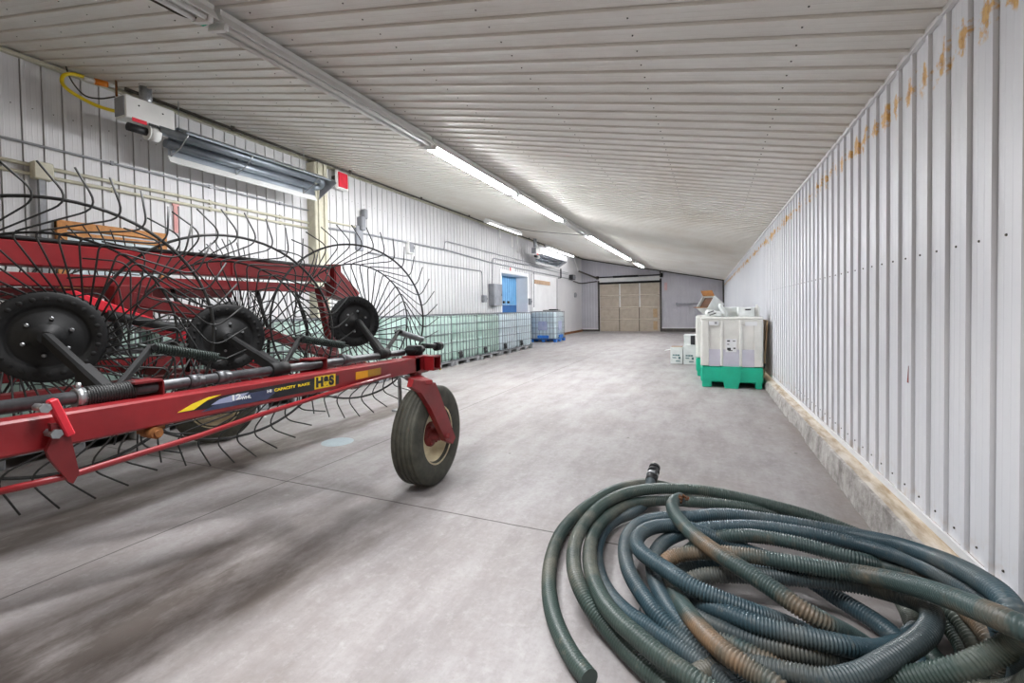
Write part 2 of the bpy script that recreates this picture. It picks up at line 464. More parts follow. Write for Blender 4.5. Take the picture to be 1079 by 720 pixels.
# opening: deep jambs, head and the blue sliding door leaf behind
mb = MB(); T = .46
mb.box((-DL-T/2, OB+.02, OZ/2), (T, .04, OZ)); mb.box((-DL-T/2, OA-.02, OZ/2), (T, .04, OZ)); mb.box((-DL-T/2, (OA+OB)/2, OZ+.02), (T, OB-OA+.08, .04))
mb.box((-DL+.012, OB+.07, OZ/2), (.03, .12, OZ)); mb.box((-DL+.012, OA-.07, OZ/2), (.03, .12, OZ)); mb.box((-DL+.012, (OA+OB)/2, OZ+.07), (.03, OB-OA+.26, .12))
fr = structure(mb.build('trim_3', 'trim_white'))
mb = MB(); mb.box((-DL-T-.03, (OA+OB)/2, 1.98), (.06, OB-OA+.1, 1.1)); mb.mat(1).box((-DL-T-.03, (OA+OB)/2, .715), (.07, OB-OA+.1, 1.42))
y = OA+.1
while y < OB:
    mb.mat(0).box((-DL-T+.005, y, 1.98), (.02, .03, 1.1)); y += .2
d2 = structure(mb.build('door_2', ['door_blue', 'door_navy']))
hmb = MB()
for yy in (15.1, 15.5):
    hmb = MB(); hmb.box((-DL-T+.03, yy, 1.53), (.05, .16, .09), bev=.01); hmb.build('handle', 'black_plastic', d2)
# back wall with the overhead door
DA, DB, DZ = -5.52, -2.45, 2.54
mb = MB()
bw = lambda s, o: (s, YB-o, 0)
def bsheet(a, b, z0, z1f):
    sheet(mb, stations(a, b, -6.45, .15, h=.012), lambda s, o: (s, YB-o, z0), lambda s, o: (s, YB-o, z1f(s)+.02))
bsheet(-DL, DA, .0, cz); bsheet(DA, DB, DZ, cz); bsheet(DB, wx(YB)+.05, 0, cz)
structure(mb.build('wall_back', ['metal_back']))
mb = MB(); mb.box(((-DL+DA)/2, YB-.03, .14), (DA+DL-.1, .04, .06)); mb.box(((DB+wx(YB))/2, YB-.03, .2), (wx(YB)-DB-.1, .04, .06))
mb.mat(1).box(((-DL+DA)/2, YB-.03, .05), (DA+DL-.06, .05, .1)); mb.box(((DB+wx(YB))/2, YB-.03, .08), (wx(YB)-DB-.06, .05, .16))
structure(mb.build('baseboard_back', ['trim_white', 'seam_dark']))
structure(MB().box((-DL+.03, (OB+YB)/2+.1, .05), (.06, YB-OB-.3, .1)).build('baseboard_left', 'rust'))
# overhead sectional door
dr = structure(empty('door_1', ((DA+DB)/2, YB, 0)))
W = DB-DA; hs = DZ/4
for r_ in range(4):
    mb = MB(); zc = hs*(r_+.5)
    mb.box((0, .03, zc), (W, .04, hs-.02))
    for q in range(3): mb.box((-W/2+W*(q+.5)/3, .005, zc), (W/3-.14, .02, hs-.12), bev=.008)
    mb.mat(1).box((0, .02, hs*(r_+1)-.008), (W, .05, .018))
    for q in (1, 2): mb.box((-W/2+W*q/3, .004, zc), (.035, .012, hs-.02))
    if r_ >= 2:
        mb.mat(2)
        for q in (1, 2): mb.box((-W/2+W*q/3+.03, .0, zc), (.07, .02, hs-.04))
    if r_ <= 1:
        mb.mat(3).box((W/2-.22, -.002, zc), (.2, .012, hs*.7))
    mb.build('door_section', ['door_tan', 'seam_dark', 'white_paint', 'board_brown'], dr)
mb = MB()
for sx in (-1, 1): mb.box((sx*(W/2+.06), -.03, 1.36), (.09, .07, 2.72), bev=.01)
mb.build('track', 'dark_pipe', dr)
mb = MB(); mb.box((0, -.04, DZ+.04), (W+.2, .09, .09), bev=.01); mb.build('top_seal', 'black_paint', dr)
mb = MB(); mb.tube([(-W/2-.12, -.12, DZ+.36), (W/2+.12, -.12, DZ+.36)], .028, 10); mb.tube([(-.8, -.12, DZ+.36), (.5, -.12, DZ+.36)], .05, 12); mb.box((-W/2-.1, -.1, DZ+.34), (.12, .14, .16)); mb.box((W/2+.1, -.1, DZ+.34), (.14, .14, .2))
mb.build('torsion_shaft', 'black_paint', dr)
mb = MB(); mb.box((0, -.025, DZ+.2), (W+.1, .05, .2)); mb.build('header', 'white_paint', dr)
mb = MB(); mb.bar((-W/2-.06, -.1, DZ+.3), (-W/2-.7, -1.7, DZ+.62), .05, .07); mb.bar((W/2+.06, -.1, DZ+.3), (W/2+.16, -1.2, DZ+.42), .05, .07); mb.build('horizontal_track', 'dark_pipe', dr)
mb = MB(); mb.bar((-W/2-.72, -1.7, DZ+.62), (-W/2-.95, -1.8, cz((DA+DB)/2-W/2-.95)+.0), .03, .03); mb.bar((W/2+.0, -.5, DZ+.5), (W/2+.0, -.5, cz(DB)), .04, .04); mb.build('hanger', 'white_paint', dr)
# ceiling: ribs run across the hall
mb = MB(); XA, XB_ = -DL-.02, DW+.16
sheet(mb, stations(Y0, YB, 2.479, .1637, h=.014, w=.034), lambda s, o: (XA, s, cz(XA)-o), lambda s, o: (XB_, s, cz(XB_)-o))
mb.mat(1); nrm = (-SL, 0, -1)
y = 2.479-.075
while y > 1.0: y -= .1637
while y < 10:
    for k in range(9):
        x = .4-.787*k
        screw(mb, (x, y, cz(x)), nrm, .0052)
    y += .1637
for yy in (2.66, 3.97, 5.28):
    for k in range(40):
        x = .6-.175*k
        if x > -6.4: screw(mb, (x, yy, cz(x)), nrm, .004)
structure(mb.build('ceiling', ['metal_ceiling', 'screw']))
mb = MB(); mb.bar((-DL+.03, Y0, TL-.05), (-DL+.03, YB, TL-.05), .05, .035); structure(mb.build('trim_4', 'pipe_beige'))
mb = MB(); mb.bar((-DL, YB-.03, TL-.04), (wx(YB), YB-.03, cz(wx(YB))-.04), .05, .05); mb.bar((wx(YB)-.05, YB-.05, .15), (wx(YB)-.05, YB-.05, cz(wx(YB))-.03), .06, .05, up=(0, 1, 0))
structure(mb.build('trim_5', 'dark_pipe'))

# ------------------------------------------------------------------ lights along the ceiling
def fixture(name, x, ya, yb, lit, label, group, wide=.22, drop=.0):
    root = empty(name, (x, (ya+yb)/2, cz(x)-.03)); L = yb-ya
    a = math.atan(SL); Rm = Matrix.Rotation(a, 3, 'Y')
    mb = MB()
    # channel body: flat top, sloping sides
    w5 = wide/2; prof = [(-.05, 0), (-.05, -.03), (-w5, -.088), (-w5, -.095), (-.05, -.074), (.05, -.074), (w5, -.095), (w5, -.088), (.05, -.03), (.05, 0)]
    vs = [Rm @ Vector((px, sy*L/2, pz)) for sy in (-1, 1) for px, pz in prof]; n_ = len(prof)
    mb.add(vs, [list(range(n_)), list(range(n_, 2*n_))[::-1]]+[(k, k+n_, (k+1) % n_+n_, (k+1) % n_) for k in range(n_)])
    mb.build('housing', 'white_paint', root)
    for sx in (-1, 1):
        c = Rm @ Vector((sx*.058, 0, -.102))
        mm = 'tube_lit' if lit == 1 else 'tube_bright' if lit == 4 else ({2: 'tube_dim', 3: 'tube_mid'}.get(lit, 'tube_off'))
        MB().tube([c+Vector((0, -L/2+.05, 0)), c+Vector((0, L/2-.05, 0))], .016, 10).build('lamp_tube', mm, root)
    for sy in (-1, 1):
        hb = MB(); hb.box(Rm @ Vector((0, sy*(L/2-.03), -.098)), (.16, .03, .05), Rm); hb.build('lamp_holder', 'white_paint', root)
    tag(root, label, 'light fixture', group); return root
LX = -2.93
row = 'fluorescent fixtures in the ceiling row'
defs = [(-.45, 1.93, 0, 'unlit strip light at the near end of the ceiling row, cable at its end'),
        (1.97, 4.38, 0, 'unlit strip light just before the first glowing one in the ceiling row'),
        (4.42, 6.82, 4, 'brightest and largest glowing strip light in the ceiling row'),
        (6.86, 9.3, 4, 'glowing strip light directly behind the largest bright one in the row'),
        (9.34, 11.5, 0, 'unlit strip light between the glowing ones in the ceiling row'),
        (11.54, 13.7, 1, 'glowing strip light just past the unlit gap in the ceiling row'),
        (13.74, 15.9, 1, 'glowing strip light, second one past the unlit gap in the ceiling row'),
        (15.94, 18.1, 1, 'glowing strip light, third one past the unlit gap in the ceiling row'),
        (19.6, 21.8, 1, 'glowing strip light nearest the tan overhead door')]
for ya, yb, lit, lab in defs: fixture('strip_light', LX, ya, yb, lit, lab, row)
fixture('strip_light', -5.7, 11.3, 13.75, 2, 'dim white strip light by the left wall, above the row of totes', 'strip lights beside the left wall', wide=.2)
fixture('strip_light', -6.2, 17.7, 21.6, 3, 'glowing strip light close to the left wall, behind the far heater', 'strip lights beside the left wall', wide=.2)
# cable and connector where the unlit row begins
mb = MB(); q = Vector((LX, 1.95, cz(LX)))
mb.tube(smooth_path([q+Vector((-.02, -.02, -.1)), q+Vector((-.1, -.1, -.12)), q+Vector((-.22, -.25, -.06)), q+Vector((-.4, -.5, -.0))], .03), .007, 6)
mb.mat(1).box(q+Vector((-.06, -.02, -.12)), (.05, .03, .03), bev=.005)
tag(mb.build('power_cable', ['dark_pipe', 'plastic_green']), 'dark cable with green connector at the unlit end of the ceiling lights', 'cable')
# slack wire over the ceiling
mb = MB(); mb.tube(smooth_path([(-5.6, 12.4, cz(-5.6)-.05), (-4.9, 12.37, cz(-4.9)-.1), (-4.1, 12.3, cz(-4.1)-.09), (-3.05, 12.25, cz(-3.05)-.05)], .1), .008, 6)
tag(mb.build('lamp_wire', 'dark_pipe'), 'thin dark wire strung across the ceiling between two strip lights', 'wire')

# ------------------------------------------------------------------ tube heaters by the left wall
def heater(name, x, ya, yb, z, label):
    root = empty(name, (x, ya, z)); L = yb-ya
    # reflector: folded trough opening downward to the hall side
    mb = MB()
    prof = [(-.2, -.16), (-.13, -.015), (-.045, .03), (.045, .03), (.13, -.015), (.2, -.16), (.23, -.165)]
    prof2 = [(px*1.0, pz+.008) for px, pz in prof]
    Rm = Matrix.Rotation(math.radians(-30), 3, 'Y')
    vs = [Rm @ Vector((px, yy, pz)) for yy in (.52, L) for px, pz in prof]; n_ = len(prof)
    fs = [(k, k+1, n_+k+1, n_+k) for k in range(n_-1)]
    mb.add(vs, fs); mb.add([Vector(v)+Rm @ Vector((0, 0, .008)) for v in vs], [f[::-1] for f in fs])
    mb.build('reflector', 'reflector', root)
    mb = MB(); mb.bar(Rm @ Vector((-.215, .52, -.2)), Rm @ Vector((-.215, L, -.2)), .012, .1, up=Rm @ Vector((0, 0, 1))); mb.build('side_shield', 'white_paint', root)
    mb = MB()
    for px in (-.085, .085):
        a = Rm @ Vector((px, .3 if px > 0 else .45, -.1)); b = Rm @ Vector((px, L-.12, -.1)); mb.tube([a, b], .05, 14)
    # return bend
    arc = [Rm @ Vector((.085*math.cos(t_*PI/8), L-.12+.085*math.sin(t_*PI/8)*1.3, -.1)) for t_ in range(9)]
    mb.tube(arc, .05, 14); mb.build('radiant_tube', 'tube_dark', root)
    mb = MB(); pl = [(-.22, -.2), (.24, -.2), (.02, .12)]
    mb.prism(pl, .01, (0, L+.08, 0), Rm @ Vector((1, 0, 0)), Rm @ Vector((0, 0, 1))); mb.build('end_plate', 'grey_paint', root)
    for yy in (.55, L*.5, L-.25):
        mb = MB()
        for a, b in (((-.2, -.17), (.0, -.2)), ((.0, -.2), (.2, -.17)), ((-.2, -.17), (-.05, .04)), ((.2, -.17), (.05, .04))):
            mb.tube([Rm @ Vector((a[0], yy, a[1])), Rm @ Vector((b[0], yy, b[1]))], .008, 6)
        mb.build('tube_bracket', 'steel', root)
    mb = MB(); top = cz(x)-z
    for yy in (.6, L-.3): mb.tube([(0, yy, .03), (0, yy, top)], .005, 6)
    mb.build('hanger_chain', 'steel', root)
    # burner box
    mb = MB(); mb.box((.05, .22, .1), (.2, .5, .25), bev=.01); mb.mat(1).box((.05, -.034, .1), (.17, .012, .2)); mb.mat(2)
    for yy in (.1, .34): screw(mb, (.151, yy, .14), (1, 0, 0), .01)
    b = mb.build('burner_box', ['white_paint', 'grey_paint', 'black_plastic'], root); b['label'] = 'white burner box'
    mb = MB(); mb.box((.152, .1, -.03), (.006, .14, .04)); mb.mat(1).box((.152, .24, -.03), (.006, .1, .03)); mb.build('warning_label', ['exit_red', 'black_plastic'], root)
    mb = MB(); mb.tube([(.08, .02, -.1), (.08, .2, -.1)], .045, 16); mb.mat(1).tube([(.08, .2, -.1), (.08, .215, -.1)], .085, 18); mb.tube([(.08, .215, -.1), (.08, .32, -.1)], .08, 18); mb.build('blower', ['black_plastic', 'white_paint'], root)
    mb = MB(); mb.tube([(.0, .25, .2), (.0, .25, top)], .06, 16); mb.build('exhaust_pipe', 'galv', root)
    tag(root, label, 'heater'); return root
HX = -5.95
ha = atX(124, 122, HX)
heater('tube_heater', HX, ha.y+.03, 5.66, 3.44, 'long tube heater with white burner box hanging along the left wall above the rake')
heater('tube_heater', -6.0, 15.6, 18.8, 3.3, 'smaller tube heater hanging above the blue doorway')
# white hanging bits beside the far heater
mb = MB()
for yy, l_ in ((13.6, .35), (14.6, .5), (15.1, .65)): mb.tube([(-6.4, yy, TL-.05), (-6.38, yy, TL-.05-l_)], .035, 8)
tag(mb.build('vent_pipe', 'white_paint'), 'white pipes hanging from the ceiling edge beside the far heater', 'pipe')
# yellow gas hose, shut-off and steel line feeding the near heater
mb = MB()
pth = [atX(123, 117.5, HX-.05), atX(113, 115, -6.05), atX(100, 110.5, -6.1), atX(86, 103.5, -6.15), atX(73, 95.5, -6.2), atX(65.5, 87, -6.28), atX(67, 79.5, -6.3), atX(77, 78, -6.3), atX(89, 81.5, -6.3)]
mb.tube(smooth_path(pth, .02), .018, 10)
tag(mb.build('gas_hose', 'gas_yellow'), 'yellow gas hose looping to the near heater burner box', 'hose')
va, vb = atX(88, 83, -6.3), atX(113, 89, -6.28)
mb = MB(); d = (vb-va); mb.tube([va, va+d*.5], .026, 12); mb.mat(1).tube([va+d*.45, va+d], .034, 12); mb.mat(0).tube([va+d, va+d*1.35], .02, 10)
tag(mb.build('gas_valve', ['white_paint', 'orange']), 'orange shut-off valve on white fitting beside the yellow gas hose', 'valve')
mb = MB(); mb.tube(smooth_path([atX(121, 102, -6.0), atX(105, 104, -6.15), atX(90, 101, -6.25), atX(76, 86, -6.35), atX(70, 72, -6.4), atX(67, 60, -6.3), atX(63, 57, -6.3), atX(66, 64, -6.35), atX(70, 70, -6.4)], .03), .008, 6)
tag(mb.build('thermostat_wire', 'dark_pipe'), 'thin dark wire curling from the ceiling edge to the near burner box', 'wire')
mb = MB(); mb.tube(smooth_path([atX(72, 67, -6.43), atX(95, 68, -6.43), atX(112, 78, -6.4), atX(140, 92, -6.42)], .05), .022, 8); mb.tube([atX(122, 82, -6.2), atX(123, 101, -6.0)], .012, 8)
tag(mb.build('gas_branch_pipe', 'rust'), 'dark rusty gas pipe bend at the ceiling edge above the yellow hose', 'pipe')
mb = MB(); ys = [3.2+.0, YB-.1]
mb.tube([(-6.25, 3.1, cz(-6.25)-.035), (-6.25, 8, cz(-6.25)-.045), (-6.3, YB-.1, cz(-6.3)-.06)], .02, 8)
yy = 4.4
while yy < 23: mb.box((-6.25, yy, cz(-6.25)-.03), (.03, .04, .07)); yy += 2.3
tag(mb.build('ceiling_gas_pipe', 'dark_pipe'), 'long dark pipe running along the top edge of the left wall', 'pipe')
# red emergency lamp near the end of the heater
c = atX(360, 190.5, -DL+.14); er = empty('emergency_light', c)
mb = MB(); mb.box((0, 0, 0), (.06, .33, .36), bev=.03); mb.build('housing', 'white_paint', er)
mb = MB(); mb.box((.035, 0, 0), (.03, .24, .28), bev=.02); mb.build('lens', 'exit_red', er)
mb = MB(); mb.box((-.08, -.08, .05), (.12, .06, .06)); mb.build('mount', 'dark_pipe', er)
tag(er, 'red lens in a white frame high on the left wall past the heater', 'emergency light')
# ------------------------------------------------------------------ things on the left wall
LWX = -DL+.037
def wall_pipe(name, pts, r, m, label, clips=0):
    mb = MB(); P_ = fillet([p if isinstance(p, Vector) else Vector(p) for p in pts], .12); mb.tube(P_, r, 8)
    for k in range(clips):
        a = Vector(pts[0]).lerp(Vector(pts[1]), (k+.5)/clips); mb.box(a, (.03, .03, r*3.2))
    return tag(mb.build(name, m), label, 'pipe', None)
CY_ = 6.08
for z, yy0, lab, r in ((3.07, .2, 'topmost thin conduit on the left wall behind the rake tines', .014), (2.85, .2, 'upper one of the two beige conduits on the left wall above the wooden frame', .02), (2.755, .2, 'lower one of the two beige conduits on the left wall above the wooden frame', .02)):
    wall_pipe('conduit', [(LWX, yy0, z), (LWX, CY_-.16, z-.01)], r, 'pipe_grey' if z > 3 else 'pipe_beige', lab, 5)
jb = MB(); jb.box((-DL+.085, 2.42, 2.79), (.1, .16, .18), bev=.01); jb.mat(1).box((-DL+.06, 2.42, 1.36), (.05, .05, 2.7)); tag(jb.build('junction_box', ['pipe_beige', 'pipe_grey']), 'beige junction box on the conduits above the wooden frame', 'electrical box')
# boxed column
mb = MB(); mb.box((-DL+.09, CY_, 1.95), (.2, .3, 3.9), bev=.012); mb.box((-DL+.2, CY_-.06, 1.95), (.03, .06, 3.9)); mb.box((-DL+.2, CY_+.07, 1.95), (.03, .05, 3.9)); structure(mb.build('trim_6', 'pipe_beige'))
L_ = lambda u, v: atX(u, v, LWX)
def wp(name, m, lab, r, *q, dx=0): return wall_pipe(name, [L_(*a)+Vector((dx, 0, 0)) for a in q], r, m, lab)
wp('conduit', 'pipe_grey', 'long grey conduit from the column to the far corner, above the doorway', .022, (342, 240), (385, 246.5), (470, 263.5), (516, 276.5), (566, 287), (600, 294))
wp('conduit', 'pipe_beige', 'short beige conduit between the column and the grey bracket unit', .018, (342, 233), (377, 239.5))
wp('conduit', 'pipe_grey', 'thin conduit stepping up high on the left wall over the totes', .012, (466.5, 263), (467.5, 254), (520, 267.5), (566, 279), (598, 288), dx=.04)
wp('conduit', 'pipe_grey', 'conduit rising from the grey panel and running over the doorway', .016, (517, 300), (517.5, 272), (566.7, 282), (597, 289.5), dx=.05)
wp('conduit', 'pipe_grey', 'lower conduit that turns down to a switch left of the grey panel', .016, (388, 266), (421.7, 272.5), (508, 286), (508.3, 313))
wp('conduit', 'pipe_grey', 'short vertical conduit right of the blue doorway', .02, (562.5, 287), (562.5, 324))
wp('conduit', 'pipe_grey', 'thin vertical conduit between doorway and far corner', .012, (587, 294), (587, 326))
wp('conduit', 'dark_pipe', 'thin dark pipe dropping from the heater end beside the column', .01, (341, 200), (341.5, 228), (347, 234), (380, 240))
def wbox(name, u, v, d, m, lab, cat='electrical box'):
    c = L_(u, v); c.x = -DL+.012+d[0]/2; mb = MB(); mb.box(c, d, bev=.012)
    mb.mat(1).box(c+Vector((d[0]/2+.003, 0, 0)), (.008, d[1]*.8, d[2]*.8)); mb.box(c+Vector((d[0]/2+.01, d[1]*.38, 0)), (.03, .02, .06))
    return tag(mb.build(name, [m, 'grey_paint']), lab, cat)
wbox('electrical_panel', 520, 311, (.2, .62, .7), 'grey_paint', 'grey electrical panel left of the blue doorway')
wbox('switch_box', 509.5, 315, (.1, .2, .22), 'grey_paint', 'small grey switch box under the lower conduit, left of the panel')
wbox('junction_box', 601.5, 292.5, (.2, .5, .25), 'black_plastic', 'dark junction box where the conduits meet near the far corner')
wbox('outlet_box', 431, 261, (.1, .2, .3), 'white_paint', 'small white box on the long conduit over the nearest totes')
wbox('outlet_box', 558, 318, (.08, .2, .25), 'grey_paint', 'small grey outlet beside the right jamb of the doorway')
wbox('outlet_box', 606, 311, (.08, .2, .25), 'grey_paint', 'small grey box low on the left wall near the far corner')
c = L_(380, 236); mb = MB(); mb.box(c, (.2, .12, .28), bev=.02); mb.box(c+Vector((.05, .06, .2)), (.12, .1, .2), bev=.02); mb.box(c+Vector((.0, -.05, -.3)), (.05, .2, .5), bev=.01)
tag(mb.build('bracket_box', 'grey_paint'), 'grey bracket unit on the left wall just right of the column', 'bracket')
c = L_(539, 284); mb = MB(); mb.box((-DL+.02, c.y, c.z), (.03, .5, .2)); mb.mat(1).box((-DL+.037, c.y-.1, c.z), (.004, .1, .12)); tag(mb.build('door_sign', ['white_paint', 'exit_red']), 'faded pinkish white sign above the blue doorway', 'sign')
mb = MB(); c0, c1 = L_(563, 297), L_(579, 299)
mb.box(((c0+c1)/2), (.06, c1.y-c0.y, .16)); tag(mb.build('wall_shelf', 'shelf_tan'), 'short light wooden strip on the white wall right of the doorway', 'shelf')
# white board panel right of doorway
mb = MB(); mb.box((-DL+.02, 18.3, 1.5), (.03, 3.0, 2.3)); structure(mb.build('trim_7', 'trim_white'))
c0, c1 = atX(182, 215, -DL), atX(187, 246, -DL)
mb = MB(); mb.box((-DL+.016, (c0.y+c1.y)/2, (c0.z+c1.z)/2), (.012, .05, c0.z-c1.z), bev=.003); mb.box((-DL+.02, (c0.y+c1.y)/2, c0.z), (.02, .08, .05), bev=.004)
tag(mb.build('ribbon', 'ribbon_pink'), 'faded pink ribbon hanging on the left wall right of the wooden frame', 'ribbon')
c0, c1 = L_(588.3, 283.5), L_(588.3, 293)
mb = MB(); mb.tube([c0+Vector((.12, 0, 0)), Vector((c0.x+.12, c0.y, c1.z))], .03, 8); mb.tube([Vector((c0.x+.12, c0.y, c1.z)), Vector((c0.x-.03, c0.y, c1.z))], .02, 8)
tag(mb.build('stub_pipe', 'black_paint'), 'short black upright stub on the conduits near the far left corner', 'pipe')
# small window frame of raw wood
a, b = Vector((-DL, 2.53, 2.31)), Vector((-DL, 3.62, 1.5))
mb = MB(); yc, zc_ = (a.y+b.y)/2, (a.z+b.z)/2; Wd, Ht = b.y-a.y, a.z-b.z
wn = structure(empty('window_1', (-DL, yc, zc_)))
for dz in (-1, 1): mb.box((.03, 0, dz*(Ht/2-.045)), (.06, Wd, .09), bev=.006)
for dy in (-1, 1): mb.box((.03, dy*(Wd/2-.045), 0), (.058, .09, Ht), bev=.006)
mb.box((.025, 0, Ht/2-.14), (.04, Wd-.1, .05)); mb.build('window_frame', 'wood_orange', wn)
MB().box((.012, 0, 0), (.012, Wd-.1, Ht-.1)).build('pane', 'tote_white', wn)
# pink cable tag hanging on the wall
# red wedge mark on the right wall
c = atW(959, 395); mb = MB(); c.x -= .004; mb.prism([(-.008, -.04), (.012, -.04), (.008, .045)], .006, c, (0, -1, 0), (0, 0, 1))
tag(mb.build('wall_clip', 'hub_red'), 'small dark red wedge stuck on the right wall', 'clip')

# ------------------------------------------------------------------ bulk totes along the left wall
TW, TD, TH = 1.2, 1.05, 1.19   # along the wall, depth, height
def tote(green, label, group, blue=False):
    root = empty('bulk_tote')
    # pallet
    mb = MB()
    for x in (-TD/2+.06, 0, TD/2-.06):
        for y in (-TW/2+.08, 0, TW/2-.08): mb.box((x, y, .045), (.11, .13, .09), bev=.01)
    for x in (-TD/2+.06, TD/2-.06): mb.box((x, 0, .1), (.1, TW, .025))
    for y in (-TW/2+.08, 0, TW/2-.08): mb.box((0, y, .1), (TD, .1, .025))
    mb.mat(1).box((0, 0, .118), (TD-.02, TW-.02, .012)); mb.build('pallet', ['tote_blue' if blue else 'pallet_grey', 'black_plastic'], root)
    # bottle with rounded corners and moulded ribs
    mb = MB(); prof = [(.0, .125), (.0, .125), (.03, .15), (.04, .2), (.04, .55), (.032, .57), (.032, .6), (.04, .62), (.04, 1.06), (.02, 1.11), (-.06, 1.135)]
    rings = []
    for inset, z in prof:
        hx, hy, rc = TD/2-.06+inset-.01, TW/2-.06+inset-.01, .1; ring = []
        for sx, sy, a0 in ((1, 1, 0), (-1, 1, PI/2), (-1, -1, PI), (1, -1, 1.5*PI)):
            for k in range(5):
                a = a0+k*PI/8; ring.append((sx*(hx-rc)+rc*math.cos(a), sy*(hy-rc)+rc*math.sin(a), z))
        rings.append(ring)
    n_ = 20; vs = [p for r_ in rings for p in r_]
    fs = [(i*n_+k, i*n_+(k+1) % n_, (i+1)*n_+(k+1) % n_, (i+1)*n_+k) for i in range(len(rings)-1) for k in range(n_)]
    mb.add(vs, fs, True); mb.f += [list(range(n_))[::-1], [(len(rings)-1)*n_+k for k in range(n_)]]; mb.mi += [0, 0]; mb.sm += [False, False]
    bt = mb.build('bottle', 'tote_green' if green else 'tote_white', root)
    mb = MB(); mb.lathe([(0, 1.165), (.08, 1.165), (.085, 1.155), (.085, 1.13)], axis='z', n=20); mb.build('cap', 'black_plastic', root)
    # tubular cage
    mb = MB(); x, y = TD/2-.008, TW/2-.008; r = .008
    def loop(z, rr=r):
        c_ = .09; pts = []
        for sx, sy, a0 in ((1, 1, 0), (-1, 1, PI/2), (-1, -1, PI), (1, -1, 1.5*PI)):
            for k in range(4):
                a = a0+k*PI/6; pts.append((sx*(x-c_)+c_*math.cos(a), sy*(y-c_)+c_*math.sin(a), z))
        mb.tube(pts, rr, 6, closed=True)
    for z in (.13, .32, .53, .74, .95): loop(z)
    loop(1.15, .013)
    for k in range(8):
        yy = -y+.1+k*(2*y-.2)/7
        for sx in (-1, 1): mb.tube([(sx*(x-.004), yy, .12), (sx*(x-.004), yy, 1.15)], r, 6)
    for k in range(7):
        xx = -x+.1+k*(2*x-.2)/6
        for sy in (-1, 1): mb.tube([(xx, sy*(y-.004), .12), (xx, sy*(y-.004), 1.15)], r, 6)
    mb.tube([(-x, .15, 1.155), (x, .15, 1.155)], .012, 6); mb.tube([(-x, -.15, 1.155), (x, -.15, 1.155)], .012, 6)
    mb.build('cage', 'cage_steel', root)
    # outlet valve
    mb = MB(); yv = -TW/2+.28
    if blue:
        mb.box((TD/2-.03, .05, .2), (.06, .5, .12), bev=.015); mb.box((0, -TW/2+.03, .2), (.45, .06, .12), bev=.015); mb.build('valve', 'tote_blue', root)
        mb = MB(); mb.box((0, -TW/2-.0, .62), (.36, .012, .34)); mb.box((TD/2+.0, -.1, .62), (.012, .4, .34)); mb.build('data_plate', 'decal_grey', root)
    else:
        mb.tube([(TD/2-.1, yv, .2), (TD/2+.03, yv, .2)], .035, 12); mb.box((TD/2-.02, yv, .23), (.05, .13, .16), bev=.02); mb.box((TD/2+.01, yv-.07, .28), (.03, .13, .03)); mb.build('valve', 'black_plastic', root)
    tag(root, label, 'bulk tote', group); return root
grp = 'caged totes in the row along the left wall'
ordn = ['nearest the blue tote', 'second from the blue tote', 'third from the blue tote', 'fourth from the blue tote', 'the one with a yellow valve fitting']
pr_g = tote(True, 'caged green-tinted tote seen through the rake, partly hidden behind its wheels', grp)
pr_w = tote(False, 'caged white tote', grp)
pitch = 1.22; tx = -5.317-TD/2
hid = ['at the right edge of the rightmost rake wheel', 'behind the rightmost rake wheel', 'between the middle and rightmost rake wheels', 'behind the middle rake wheel', 'low behind the leftmost rake wheel']
used = set()
for k in range(10):
    yc = 13.75-pitch/2-k*pitch
    white = k < 2
    src = pr_w if white else pr_g
    o = src if src not in used else copy_tree(src); used.add(src)
    o.location = (tx+random.uniform(-.02, .02), yc, 0); o.rotation_euler.z = random.uniform(-.015, .015)
    o['label'] = ('caged white tote by the left wall, ' if white else 'caged green tote by the left wall, ')+(ordn[k] if k < 5 else hid[k-5]); o['group'] = grp
    if k == 4:
        mb = MB(); v0 = Vector((TD/2+.03, -TW/2+.28, .2)); mb.tube([v0, v0+Vector((.14, -.02, .03)), v0+Vector((.2, -.05, -.06)), v0+Vector((.2, -.05, -.16))], .02, 10); mb.mat(1).tube([v0+Vector((.14, .12, .1)), v0+Vector((.14, -.16, .1))], .012, 8); mb.tube([v0+Vector((.14, -.02, .02)), v0+Vector((.14, -.02, .1))], .014, 8)
        vf = mb.build('valve_fitting', ['gas_yellow', 'black_plastic'], o); vf['label'] = 'yellow bent valve fitting with black handle'
bt = tote(False, 'caged white tote with blue base standing alone beyond the row, right of the doorway', 'single tote', blue=True)
del bt['group']
bt.location = (-5.86, 16.75, 0)
mb = MB(); mb.box((-5.75, 16.9, 1.2), (.5, .7, .03), bev=.01); mb.box((-5.7, 17.0, 1.23), (.3, .3, .03), bev=.01); tag(mb.build('tray', 'black_plastic'), 'dark flat tray lying on the tote with blue base', 'tray')

